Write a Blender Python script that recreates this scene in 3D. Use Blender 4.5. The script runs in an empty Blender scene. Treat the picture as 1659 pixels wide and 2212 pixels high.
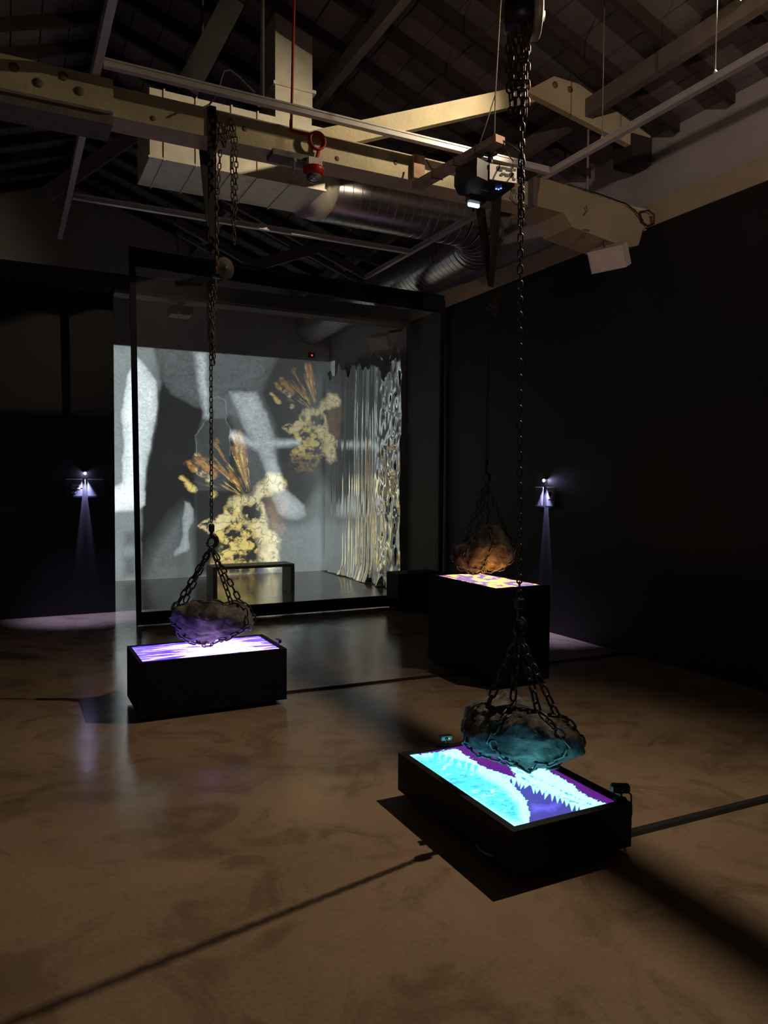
import bpy, math, random
import numpy as np
from mathutils import Vector, Matrix, noise as mnoise

random.seed(7)
rng = np.random.default_rng(11)
SC = bpy.context.scene
COL = SC.collection

# ------------------------------------------------------------------ camera
W_, H_, F_ = 1659.0, 2212.0, 1620.0
CAM = np.array([0.0, 0.0, 1.6])
MR = np.array([[0.89312, -0.449778, 0.006032],
               [0.011471, 0.036178, 0.99928],
               [0.449672, 0.892407, -0.037471]])      # rows: right, up, forward
cd = bpy.data.cameras.new('camera')
cd.sensor_fit = 'HORIZONTAL'; cd.sensor_width = 36.0; cd.lens = F_ / W_ * 36.0
cd.clip_start = 0.02; cd.clip_end = 100
cam = bpy.data.objects.new('camera', cd); COL.objects.link(cam)
r_, u_, f_ = MR
cam.matrix_world = Matrix(((r_[0], u_[0], -f_[0], CAM[0]), (r_[1], u_[1], -f_[1], CAM[1]),
                           (r_[2], u_[2], -f_[2], CAM[2]), (0, 0, 0, 1)))
SC.camera = cam

# ------------------------------------------------------------------ world, exposure
wd = bpy.data.worlds.new('world'); SC.world = wd; wd.use_nodes = True
wd.node_tree.nodes['Background'].inputs[0].default_value = (0.9, 0.75, 0.65, 1)
wd.node_tree.nodes['Background'].inputs[1].default_value = 0.0
SC.view_settings.view_transform = 'Standard'
SC.view_settings.look = 'None'
SC.view_settings.exposure = 0.0
SC.view_settings.gamma = 1.0
SC.view_settings.use_curve_mapping = False
SC.cycles.max_bounces = 5
SC.cycles.diffuse_bounces = 2
SC.cycles.glossy_bounces = 3
SC.cycles.transparent_max_bounces = 12
SC.cycles.sample_clamp_indirect = 3.0
SC.cycles.blur_glossy = 0.5

# light levels (the lamps themselves are built further down)
FLOOD_W, BEAM_W, FILL_W = 490.0, 360.0, 620.0
PROJ_ROOM_W, PROJ_BACK_W = 4300.0, 820.0
LED_W = 170.0
SCREEN_K = {'violet': 4.8, 'ember': 10.0, 'teal': 4.4}
FLOOD_P = (4.31, 3.30, 4.86)
PA = np.array([3.09, 4.73, 3.615])     # lens of the hanging projector
PB = np.array([2.00, 9.93, 3.76])      # lens of the projector on the far truss

# ------------------------------------------------------------------ pixel helpers
def ray(x, y):
    return MR.T @ np.array([(x - W_ / 2) / F_, -(y - H_ / 2) / F_, 1.0])
def on(x, y, ax, val):
    d = ray(x, y); return CAM + d * (val - CAM[ax]) / d[ax]
def proj_arr(P):
    v = (P - CAM) @ MR.T
    return W_ / 2 + F_ * v[..., 0] / v[..., 2], H_ / 2 - F_ * v[..., 1] / v[..., 2]

# ------------------------------------------------------------------ materials
MATS = {}
def mat(name, col, rough=0.6, metal=0.0, var=0.0, scale=6.0, bump=0.0, bscale=40.0, spec=0.5, col2=None, detail=5.0):
    if name in MATS: return MATS[name]
    m = bpy.data.materials.new(name); m.use_nodes = True; MATS[name] = m
    nt = m.node_tree; b = nt.nodes['Principled BSDF']
    b.inputs['Roughness'].default_value = rough; b.inputs['Metallic'].default_value = metal
    b.inputs['Specular IOR Level'].default_value = spec
    b.inputs['Base Color'].default_value = (*col, 1)
    tc = nt.nodes.new('ShaderNodeTexCoord')
    if var > 0 or col2:
        n = nt.nodes.new('ShaderNodeTexNoise'); n.inputs['Scale'].default_value = scale; n.inputs['Detail'].default_value = detail
        nt.links.new(tc.outputs['Object'], n.inputs['Vector'])
        r = nt.nodes.new('ShaderNodeValToRGB')
        r.color_ramp.elements[0].position = 0.32; r.color_ramp.elements[1].position = 0.68
        lo = col2 if col2 else tuple(c * (1 - var) for c in col)
        r.color_ramp.elements[0].color = (*lo, 1); r.color_ramp.elements[1].color = (*col, 1)
        nt.links.new(n.outputs['Fac'], r.inputs[0]); nt.links.new(r.outputs[0], b.inputs['Base Color'])
    if bump > 0:
        n2 = nt.nodes.new('ShaderNodeTexNoise'); n2.inputs['Scale'].default_value = bscale; n2.inputs['Detail'].default_value = 6
        nt.links.new(tc.outputs['Object'], n2.inputs['Vector'])
        bp = nt.nodes.new('ShaderNodeBump'); bp.inputs['Strength'].default_value = bump; bp.inputs['Distance'].default_value = 0.02
        nt.links.new(n2.outputs['Fac'], bp.inputs['Height']); nt.links.new(bp.outputs[0], b.inputs['Normal'])
    return m
def emit(name, col, k):
    m = bpy.data.materials.new(name); m.use_nodes = True; nt = m.node_tree
    e = nt.nodes.new('ShaderNodeEmission'); e.inputs[0].default_value = (*col, 1); e.inputs[1].default_value = k
    nt.links.new(e.outputs[0], nt.nodes['Material Output'].inputs[0]); return m

BLACKWALL = mat('black_wall_paint', (0.0065, 0.0065, 0.009), 0.6, var=0.25, scale=3, bump=0.05, bscale=90)
WHITEWALL = mat('white_wall_plaster', (0.50, 0.47, 0.46), 0.85, var=0.22, scale=1.6, bump=0.15, bscale=25)
BACKWALL = mat('back_wall_paint', (0.62, 0.62, 0.60), 0.9, var=0.06, scale=4, bump=0.05, bscale=60)
CREAMWOOD = mat('cream_painted_timber', (0.60, 0.52, 0.32), 0.65, var=0.25, scale=3.5, bump=0.2, bscale=35)
DARKWOOD = mat('dark_brown_timber', (0.040, 0.026, 0.023), 0.8, var=0.35, scale=7, bump=0.2)
GREYWOOD = mat('grey_painted_timber', (0.19, 0.16, 0.14), 0.8, var=0.3, scale=5, bump=0.2)
BOARD = mat('grey_roof_board', (0.17, 0.145, 0.14), 0.9, var=0.3, scale=4, bump=0.2, bscale=60)
RAWWOOD = mat('raw_pink_timber', (0.52, 0.30, 0.19), 0.7, var=0.3, scale=12, bump=0.1)
KNOT = mat('timber_knot_stain', (0.16, 0.11, 0.055), 0.8)
GALV = mat('galvanised_steel', (0.80, 0.76, 0.62), 0.45, 0.30, var=0.18, scale=9, bump=0.05, bscale=8)
GALVB = mat('galvanised_spiral_steel', (0.60, 0.60, 0.61), 0.30, 0.85, var=0.12, scale=6)
WHITEMETAL = mat('white_enamel_metal', (0.66, 0.63, 0.60), 0.4, 0.2, var=0.12, scale=20)
BLACKBOX = mat('matt_black_paint', (0.0035, 0.0035, 0.004), 0.6, var=0.2, scale=5, spec=0.25)
BLACKPLASTIC = mat('black_plastic', (0.008, 0.008, 0.009), 0.4, var=0.1, scale=20)
GREYPLASTIC = mat('grey_plastic', (0.22, 0.25, 0.25), 0.4, var=0.1, scale=20)
BLACKCLOTH = mat('black_drape_cloth', (0.007, 0.007, 0.008), 0.9, var=0.2, scale=12)
WEBBING = mat('black_webbing', (0.020, 0.018, 0.016), 0.8, var=0.3, scale=60)
RUST = mat('rusty_chain_steel', (0.15, 0.11, 0.065), 0.55, 0.7, col2=(0.05, 0.038, 0.028), scale=30)
DARKSTEEL = mat('dark_chain_steel', (0.10, 0.10, 0.10), 0.45, 0.8, col2=(0.04, 0.04, 0.04), scale=40)
WHEEL = mat('dark_bronze_wheel', (0.045, 0.038, 0.026), 0.55, 0.4, col2=(0.022, 0.018, 0.014), scale=14)
CASING = mat('worn_cream_casing', (0.46, 0.40, 0.28), 0.45, 0.3, col2=(0.18, 0.15, 0.10), scale=9)
OFFWHITE = mat('off_white_plastic', (0.66, 0.60, 0.54), 0.5, var=0.08, scale=10)
RED = mat('red_plastic', (0.45, 0.012, 0.012), 0.35, var=0.15, scale=12)
REDCORD = mat('red_cord', (0.42, 0.025, 0.02), 0.6, var=0.2, scale=50)
GREYCORD = mat('grey_cable', (0.30, 0.27, 0.23), 0.6, var=0.15, scale=30)
BLACKCORD = mat('black_cable', (0.012, 0.012, 0.012), 0.5, var=0.2, scale=30)
BENCHM = mat('grey_white_bench_paint', (0.30, 0.29, 0.27), 0.5, var=0.1, scale=8)
PAPER = mat('white_paper', (0.30, 0.30, 0.32), 0.8, var=0.05, scale=20)
GREYPAPER = mat('grey_printed_paper', (0.055, 0.055, 0.065), 0.8, var=0.3, scale=60)
INK = mat('black_ink', (0.03, 0.03, 0.035), 0.8, var=0.2, scale=30)

def glassy(name, col, rough=0.05):
    m = bpy.data.materials.new(name); m.use_nodes = True
    b = m.node_tree.nodes['Principled BSDF']
    b.inputs['Base Color'].default_value = (*col, 1); b.inputs['Roughness'].default_value = rough
    b.inputs['Transmission Weight'].default_value = 0.85; b.inputs['IOR'].default_value = 1.45
    return m
CLEAR = glassy('clear_dome_plastic', (0.85, 0.9, 1.0))

def floor_material():
    m = bpy.data.materials.new('polished_brown_concrete'); m.use_nodes = True
    nt = m.node_tree; N = nt.nodes; L = nt.links; b = N['Principled BSDF']
    tc = N.new('ShaderNodeTexCoord')
    def noise(sc, det, rough=0.55, dist=0.0):
        n = N.new('ShaderNodeTexNoise'); n.inputs['Scale'].default_value = sc; n.inputs['Detail'].default_value = det
        n.inputs['Roughness'].default_value = rough; n.inputs['Distortion'].default_value = dist
        L.new(tc.outputs['Object'], n.inputs['Vector']); return n
    def ramp(src, p0, p1, c0, c1):
        r = N.new('ShaderNodeValToRGB'); e = r.color_ramp.elements
        e[0].position, e[1].position = p0, p1; e[0].color = (*c0, 1); e[1].color = (*c1, 1)
        L.new(src, r.inputs[0]); return r
    a = ramp(noise(0.9, 6, 0.6, 0.6).outputs['Fac'], 0.3, 0.7, (0.24, 0.168, 0.115), (0.38, 0.272, 0.188))
    s = ramp(noise(2.2, 8, 0.6, 1.6).outputs['Fac'], 0.36, 0.5, (0.70, 0.68, 0.66), (1, 1, 1))
    g = ramp(noise(60, 4).outputs['Fac'], 0.3, 0.7, (0.86, 0.86, 0.86), (1.06, 1.06, 1.06))
    mx = N.new('ShaderNodeMixRGB'); mx.blend_type = 'MULTIPLY'; mx.inputs[0].default_value = 1
    L.new(a.outputs[0], mx.inputs[1]); L.new(s.outputs[0], mx.inputs[2])
    mx2 = N.new('ShaderNodeMixRGB'); mx2.blend_type = 'MULTIPLY'; mx2.inputs[0].default_value = 1
    L.new(mx.outputs[0], mx2.inputs[1]); L.new(g.outputs[0], mx2.inputs[2])
    L.new(mx2.outputs[0], b.inputs['Base Color'])
    rr = ramp(noise(1.7, 7, 0.65, 0.8).outputs['Fac'], 0.3, 0.7, (0.11, 0.11, 0.11), (0.22, 0.22, 0.22))
    L.new(rr.outputs[0], b.inputs['Roughness'])
    b.inputs['Specular IOR Level'].default_value = 0.62
    bp = N.new('ShaderNodeBump'); bp.inputs['Strength'].default_value = 0.10; bp.inputs['Distance'].default_value = 0.01
    L.new(noise(7, 7, 0.6).outputs['Fac'], bp.inputs['Height']); L.new(bp.outputs[0], b.inputs['Normal'])
    return m

def rock_material(name, c1, c2):
    m = bpy.data.materials.new(name); m.use_nodes = True
    nt = m.node_tree; N = nt.nodes; L = nt.links; b = N['Principled BSDF']
    tc = N.new('ShaderNodeTexCoord')
    n = N.new('ShaderNodeTexNoise'); n.inputs['Scale'].default_value = 7; n.inputs['Detail'].default_value = 9; n.inputs['Distortion'].default_value = 0.9
    L.new(tc.outputs['Object'], n.inputs['Vector'])
    r = N.new('ShaderNodeValToRGB'); e = r.color_ramp.elements
    e[0].position, e[1].position = 0.36, 0.64; e[0].color = (*c2, 1); e[1].color = (*c1, 1)
    L.new(n.outputs['Fac'], r.inputs[0]); L.new(r.outputs[0], b.inputs['Base Color'])
    b.inputs['Roughness'].default_value = 0.85
    n2 = N.new('ShaderNodeTexNoise'); n2.inputs['Scale'].default_value = 16; n2.inputs['Detail'].default_value = 10
    n2.inputs['Roughness'].default_value = 0.7; n2.inputs['Distortion'].default_value = 0.6
    L.new(tc.outputs['Object'], n2.inputs['Vector'])
    bp = N.new('ShaderNodeBump'); bp.inputs['Strength'].default_value = 1.0; bp.inputs['Distance'].default_value = 0.08
    L.new(n2.outputs['Fac'], bp.inputs['Height']); L.new(bp.outputs[0], b.inputs['Normal'])
    return m

def scrim_material():
    m = bpy.data.materials.new('sheer_black_scrim'); m.use_nodes = True
    nt = m.node_tree; N = nt.nodes; L = nt.links; N.remove(N['Principled BSDF'])
    t = N.new('ShaderNodeBsdfTransparent'); t.inputs[0].default_value = (1, 1, 1, 1)
    d = N.new('ShaderNodeBsdfDiffuse'); d.inputs[0].default_value = (0.18, 0.18, 0.18, 1)
    k = N.new('ShaderNodeBsdfTranslucent'); k.inputs[0].default_value = (0.10, 0.10, 0.10, 1)
    a = N.new('ShaderNodeAddShader'); L.new(d.outputs[0], a.inputs[0]); L.new(k.outputs[0], a.inputs[1])
    mx = N.new('ShaderNodeMixShader'); mx.inputs[0].default_value = 0.22
    tc = N.new('ShaderNodeTexCoord'); n = N.new('ShaderNodeTexNoise'); n.inputs['Scale'].default_value = 1.3; n.inputs['Detail'].default_value = 3
    mp = N.new('ShaderNodeMapping'); mp.inputs['Scale'].default_value = (3, 1, 0.25)
    L.new(tc.outputs['Object'], mp.inputs[0]); L.new(mp.outputs[0], n.inputs['Vector'])
    mr = N.new('ShaderNodeMapRange'); mr.inputs[3].default_value = 0.19; mr.inputs[4].default_value = 0.25
    L.new(n.outputs['Fac'], mr.inputs[0]); L.new(mr.outputs[0], mx.inputs[0])
    L.new(t.outputs[0], mx.inputs[1]); L.new(a.outputs[0], mx.inputs[2])
    L.new(mx.outputs[0], N['Material Output'].inputs[0]); return m

# ------------------------------------------------------------------ object helpers
def link(o, parent=None):
    COL.objects.link(o)
    if parent is not None: o.parent = parent
    return o
ORG = {}
def tag(o, label=None, cat=None, group=None, kind=None):
    if label: o['label'] = label
    if cat: o['category'] = cat
    if group: o['group'] = group
    if kind: o['kind'] = kind
    return o
def thing(name, label, cat, loc, group=None, kind=None):
    o = bpy.data.objects.new(name, None); o.empty_display_size = 0.1
    o.location = loc; link(o); tag(o, label, cat, group, kind); ORG[o.name] = np.array(loc, float); return o

class MB:
    def __init__(s): s.v = []; s.f = []; s.smooth = []
    def add(s, vs, fs, sm=False):
        o = len(s.v); s.v += [tuple(map(float, v)) for v in vs]; s.f += [tuple(i + o for i in f) for f in fs]; s.smooth += [sm] * len(fs); return s
    def box(s, lo, hi, bev=0.0):
        x0, y0, z0 = lo; x1, y1, z1 = hi
        if bev <= 0:
            vs = [(x0, y0, z0), (x1, y0, z0), (x1, y1, z0), (x0, y1, z0), (x0, y0, z1), (x1, y0, z1), (x1, y1, z1), (x0, y1, z1)]
            return s.add(vs, [(0, 3, 2, 1), (4, 5, 6, 7), (0, 1, 5, 4), (1, 2, 6, 5), (2, 3, 7, 6), (3, 0, 4, 7)])
        b = bev; vs = []; 
        def ring(z, i):
            return [(x0 + i + b * (1 - 0), y0 + i, z), (x1 - i - b, y0 + i, z), (x1 - i, y0 + i + b, z), (x1 - i, y1 - i - b, z),
                    (x1 - i - b, y1 - i, z), (x0 + i + b, y1 - i, z), (x0 + i, y1 - i - b, z), (x0 + i, y0 + i + b, z)]
        vs = ring(z0, b * 0.6) + ring(z0 + b, 0) + ring(z1 - b, 0) + ring(z1, b * 0.6)
        fs = [tuple(range(7, -1, -1)), tuple(range(24, 32))]
        for k in range(3):
            for i in range(8): j = (i + 1) % 8; fs.append((k * 8 + i, k * 8 + j, k * 8 + 8 + j, k * 8 + 8 + i))
        return s.add(vs, fs)
    def beam(s, a, b, w, h, up=(0, 0, 1)):          # rectangular bar from a to b, w across, h along up
        a = Vector(a); b = Vector(b); t = (b - a).normalized(); up = Vector(up)
        if abs(t.dot(up)) > 0.98: up = Vector((0, 1, 0))
        sd = t.cross(up).normalized(); u = sd.cross(t).normalized()
        vs = []
        for p in (a, b):
            for i, j in ((-1, -1), (1, -1), (1, 1), (-1, 1)): vs.append(p + sd * (w / 2 * i) + u * (h / 2 * j))
        return s.add(vs, [(0, 1, 2, 3), (7, 6, 5, 4), (0, 4, 5, 1), (1, 5, 6, 2), (2, 6, 7, 3), (3, 7, 4, 0)])
    def tube(s, pts, r, n=8, closed=False, cap=True):
        P = [Vector(p) for p in pts]; m = len(P); rs = r if isinstance(r, (list, tuple)) else [r] * m
        up = None; vs = []
        for i in range(m):
            if closed: t = (P[(i + 1) % m] - P[i - 1])
            else: t = P[min(i + 1, m - 1)] - P[max(i - 1, 0)]
            t = t.normalized() if t.length > 1e-9 else Vector((0, 0, 1))
            if up is None: up = t.orthogonal().normalized()
            up = (up - t * up.dot(t)); up = up.normalized() if up.length > 1e-6 else t.orthogonal().normalized()
            sd = t.cross(up)
            for k in range(n):
                a = 2 * math.pi * k / n; vs.append(P[i] + (up * math.cos(a) + sd * math.sin(a)) * rs[i])
        fs = []
        for i in range(m if closed else m - 1):
            j = (i + 1) % m
            for k in range(n): l = (k + 1) % n; fs.append((i * n + k, i * n + l, j * n + l, j * n + k))
        s.add(vs, fs, True)
        if cap and not closed:
            o = len(s.v) - len(vs)
            s.f.append(tuple(o + k for k in range(n - 1, -1, -1))); s.f.append(tuple(o + (m - 1) * n + k for k in range(n))); s.smooth += [False, False]
        return s
    def lathe(s, c, axis, prof, n=24):                # prof: (radius, height along axis)
        ax = Vector(axis).normalized(); u = ax.orthogonal().normalized(); w = ax.cross(u); c = Vector(c); vs = []; fs = []
        for (r, h) in prof:
            for k in range(n):
                a = 2 * math.pi * k / n; vs.append(c + ax * h + (u * math.cos(a) + w * math.sin(a)) * r)
        for i in range(len(prof) - 1):
            for k in range(n): l = (k + 1) % n; fs.append((i * n + k, i * n + l, (i + 1) * n + l, (i + 1) * n + k))
        fs.append(tuple(range(n - 1, -1, -1))); fs.append(tuple((len(prof) - 1) * n + k for k in range(n)))
        return s.add(vs, fs, True)
    def prism(s, poly, d0, d1):                       # polygon points (3-D) extruded from +d0 to +d1 (vectors)
        n = len(poly); d0 = Vector(d0); d1 = Vector(d1)
        vs = [Vector(p) + d0 for p in poly] + [Vector(p) + d1 for p in poly]
        fs = [tuple(range(n - 1, -1, -1)), tuple(range(n, 2 * n))] + [(i, (i + 1) % n, n + (i + 1) % n, n + i) for i in range(n)]
        return s.add(vs, fs)
    def mesh(s, name, m=None):
        me = bpy.data.meshes.new(name); me.from_pydata(s.v, [], s.f); me.update()
        me.polygons.foreach_set('use_smooth', s.smooth)
        if m: me.materials.append(m)
        return me
    def build(s, name, m, parent=None):
        base = np.zeros(3)
        if parent is not None:
            p = parent
            while p.parent is not None: p = p.parent
            base = ORG.get(p.name, np.zeros(3))
        s.v = [tuple(np.array(v) - base) for v in s.v]
        o = bpy.data.objects.new(name, s.mesh(name, m)); link(o, parent)
        import bmesh
        bm = bmesh.new(); bm.from_mesh(o.data); bmesh.ops.recalc_face_normals(bm, faces=bm.faces); bm.to_mesh(o.data); bm.free()
        return o
def solo(name, mb, m, label, cat, loc, group=None, kind=None):     # a thing that is one mesh, origin at loc
    l = np.array(loc, float); mb.v = [tuple(np.array(v) - l) for v in mb.v]
    o = mb.build(name, m); o.location = loc; tag(o, label, cat, group, kind); ORG[o.name] = l; return o
def struct(name, mb, m):
    o = mb.build(name, m); o['kind'] = 'structure'; ORG[o.name] = np.zeros(3); return o
def place(me, name, parent, loc, rot=None):
    base = ORG.get(parent.name, np.zeros(3))
    o = bpy.data.objects.new(name, me); link(o, parent); o.location = Vector(loc) - Vector(base)
    if rot is not None: o.rotation_euler = rot.to_euler() if hasattr(rot, 'to_euler') else rot
    return o

# chains: every link is its own object, all sharing one mesh per size
LINKS = {}
def link_mesh(pitch, m):
    key = (pitch, m.name)
    if key not in LINKS:
        r = pitch * 0.12; L = pitch / 2 + r * 0.9; wd = pitch * 0.30; pts = []
        for k in range(6): a = math.pi * k / 5; pts.append((wd * math.cos(a), 0, (L - wd) + wd * math.sin(a)))
        for k in range(6): a = math.pi + math.pi * k / 5; pts.append((wd * math.cos(a), 0, -(L - wd) + wd * math.sin(a)))
        LINKS[key] = MB().tube(pts, r, 5, closed=True).mesh('chain_link', m)
    return LINKS[key]
def chain(parent, pts, pitch, m, name='chain_link'):
    P = [Vector(p) for p in pts]; seg = [(P[i + 1] - P[i]).length for i in range(len(P) - 1)]; tot = sum(seg)
    n = max(2, int(tot / pitch)); me = link_mesh(pitch, m); roll = random.random()
    for i in range(n):
        d = (i + 0.5) * tot / n; k = 0
        while k < len(seg) - 1 and d > seg[k]: d -= seg[k]; k += 1
        t = (P[k + 1] - P[k]).normalized(); p = P[k] + t * d
        q = t.to_track_quat('Z', 'Y') @ Matrix.Rotation(roll + (math.pi / 2) * (i % 2), 3, 'Z').to_quaternion()
        place(me, name, parent, p, q)

# ------------------------------------------------------------------ procedurally painted pictures (projections, screens)
def vnoise(x, y, seed):
    g = np.random.default_rng(seed).random((64, 64)); xi = np.floor(x).astype(int); yi = np.floor(y).astype(int)
    fx = x - xi; fy = y - yi; fx = fx * fx * (3 - 2 * fx); fy = fy * fy * (3 - 2 * fy)
    a = g[yi % 64, xi % 64]; b = g[yi % 64, (xi + 1) % 64]; c = g[(yi + 1) % 64, xi % 64]; d = g[(yi + 1) % 64, (xi + 1) % 64]
    return (a * (1 - fx) + b * fx) * (1 - fy) + (c * (1 - fx) + d * fx) * fy
def fbm(x, y, seed, o=5):
    s = 0; a = 0.5; t = 0
    for k in range(o): s = s + a * vnoise(x * 2 ** k + 7.3 * k, y * 2 ** k + 3.1 * k, seed + k); t += a; a *= 0.55
    return s / t
def sdf_poly(x, y, pts):
    d = np.full(x.shape, 1e9); ins = np.zeros(x.shape, bool); n = len(pts)
    for i in range(n):
        ax, ay = pts[i]; bx, by = pts[(i + 1) % n]; ex, ey = bx - ax, by - ay; wx, wy = x - ax, y - ay
        t = np.clip((wx * ex + wy * ey) / (ex * ex + ey * ey + 1e-9), 0, 1)
        d = np.minimum(d, np.hypot(wx - ex * t, wy - ey * t))
        c = ((ay <= y) != (by <= y)); xx = ax + (y - ay) * ex / (ey if abs(ey) > 1e-9 else 1e-9); ins ^= (c & (x < xx))
    return np.where(ins, -d, d)
def soft(d, w): return np.clip(0.5 - d / (2 * w), 0, 1)
def caps(x, y, a, b, r0, r1):
    ex, ey = b[0] - a[0], b[1] - a[1]; t = np.clip(((x - a[0]) * ex + (y - a[1]) * ey) / (ex * ex + ey * ey), 0, 1)
    return np.hypot(x - a[0] - ex * t, y - a[1] - ey * t) - (r0 + (r1 - r0) * t)
def lin(c): return np.array([((v / 255) / 12.92 if v / 255 <= 0.04045 else ((v / 255 + 0.055) / 1.055) ** 2.4) for v in c])
def image(name, rgb):
    h, w, _ = rgb.shape; im = bpy.data.images.new(name, w, h, float_buffer=True)
    im.colorspace_settings.name = 'Non-Color'
    a = np.ones((h, w, 4), np.float32); a[..., :3] = rgb; im.pixels.foreach_set(a.ravel()); im.update(); im.pack() if False else None
    return im
def over(img, msk, col):
    return img * (1 - msk[..., None]) + np.array(col) * msk[..., None]

def picture_back():                                   # bare legs and a bent figure, cool white, on the far wall
    x0, x1, z0, z1 = 1.30, 5.70, -0.05, 4.05; w, h = 840, 780
    X, Z = np.meshgrid(np.linspace(x0, x1, w), np.linspace(z0, z1, h))
    px, py = proj_arr(np.stack([X, np.full_like(X, 12.8), Z], -1))
    wob = (fbm(px / 22, py / 22, 5) - 0.5) * 7; qx, qy = px + wob, py + (fbm(px / 22, py / 22, 9) - 0.5) * 7
    I = np.full(px.shape, 0.105) + 0.03 * (fbm(px / 60, py / 60, 3) - 0.5)
    def put(pts, val, wd=4, tex=0.0, s=1):
        nonlocal I
        v = val * (1 + tex * (fbm(px / 4, py / 4, 40 + s, 3) - 0.5) * 2)
        sd = sdf_poly(qx, qy, pts); v = v * (0.74 + 0.34 * np.clip(-sd / 16, 0, 1)) if tex > 0 else v
        k = soft(sd, wd); I = I * (1 - k) + v * k
    put([(230, 735), (345, 735), (345, 1260), (230, 1260)], 0.20, 22)
    put([(352, 815), (372, 848), (420, 876), (446, 884), (430, 930), (420, 990), (425, 1100), (360, 1240), (300, 1262), (305, 1110), (318, 1000), (336, 920), (342, 850)], 0.014, 5)
    put([(330, 740), (585, 760), (580, 802), (560, 822), (556, 848), (492, 848), (455, 884), (415, 872), (370, 848), (348, 820)], 0.085, 5, 0.25, 2)
    put([(600, 760), (720, 760), (720, 1010), (640, 1120), (612, 1050), (600, 1000), (592, 920), (560, 850), (580, 800)], 0.030, 10)
    put([(446, 884), (500, 900), (530, 1000), (560, 1100), (560, 1240), (420, 1240), (420, 1000)], 0.022, 8)
    put([(500, 905), (530, 910), (575, 1020), (585, 1080), (560, 1110), (520, 1040)], 0.075, 14, 0.2, 5)
    put([(418, 760), (447, 760), (449, 800), (450, 880), (456, 905), (443, 902), (430, 840)], 0.42, 6, 0.4, 3)
    put([(296, 770), (318, 795), (337, 822), (340, 870), (332, 935), (320, 985), (312, 1045), (314, 1090), (300, 1102), (262, 1108), (236, 1112), (236, 1062), (262, 1040), (268, 960), (262, 890), (276, 810)], 0.66, 2.5, 0.22, 4)
    put([(236, 1104), (300, 1104), (292, 1250), (236, 1250)], 0.19, 5)
    put([(268, 1150), (296, 1140), (296, 1180), (272, 1178)], 0.10, 9); put([(264, 1205), (296, 1200), (296, 1244), (268, 1246)], 0.09, 9)
    put([(300, 1262), (330, 1180), (372, 1120), (398, 1095), (404, 1150), (386, 1262)], 0.105, 22, 0.2, 6)
    put([(495, 846), (553, 846), (575, 890), (592, 940), (598, 1000), (612, 1055), (640, 1080), (657, 1095), (660, 1112), (645, 1124), (622, 1124), (602, 1108), (588, 1075), (580, 1030), (562, 985), (540, 955), (520, 905)], 0.30, 4, 0.30, 7)
    put([(570, 985), (597, 990), (612, 1055), (657, 1095), (660, 1112), (622, 1124), (600, 1105), (584, 1060)], 0.36, 5, 0.15, 8)
    put([(486, 932), (505, 930), (545, 948), (600, 950), (650, 950), (650, 962), (600, 966), (555, 972), (520, 958), (492, 944)], 0.40, 6, 0.3, 9)
    put([(460, 862), (472, 857), (486, 868), (490, 895), (486, 905), (462, 905)], 0.105, 2); put([(462, 905), (486, 906), (496, 925), (496, 1060), (425, 1060), (424, 940), (440, 915)], 0.050, 2)
    rim = np.abs(sdf_poly(qx, qy, [(456, 862), (472, 856), (487, 867), (491, 898), (486, 906), (497, 925), (497, 1060), (424, 1060), (423, 940), (440, 914), (450, 905)])); I = I + 0.10 * np.clip(1 - rim / 1.6, 0, 1) * (py < 985)
    put([(585, 1120), (640, 1128), (700, 1110), (720, 1250), (560, 1250)], 0.165, 10, 0.15, 10)
    put([(400, 1083), (410, 1086), (418, 1100), (416, 1125), (407, 1150), (410, 1183), (404, 1192), (390, 1196), (376, 1202), (374, 1195), (388, 1180), (395, 1160), (394, 1120)], 0.32, 2, 0.2, 11)
    I *= (0.82 + 0.36 * vnoise(px / 1.7, py / 1.7, 77)) * (0.8 + 0.4 * fbm(px / 45, py / 45, 78))
    top = 745 + (px - 248) * 0.08
    I *= soft(top - py, 1.2) * (X < 5.65)
    tint = np.stack([0.80 + 0.05 * I, 0.95 + 0 * I, 1.0 + 0 * I], -1)
    return np.clip(I, 0, 2)[..., None] * tint, (x0, x1, z0, z1)

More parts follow.
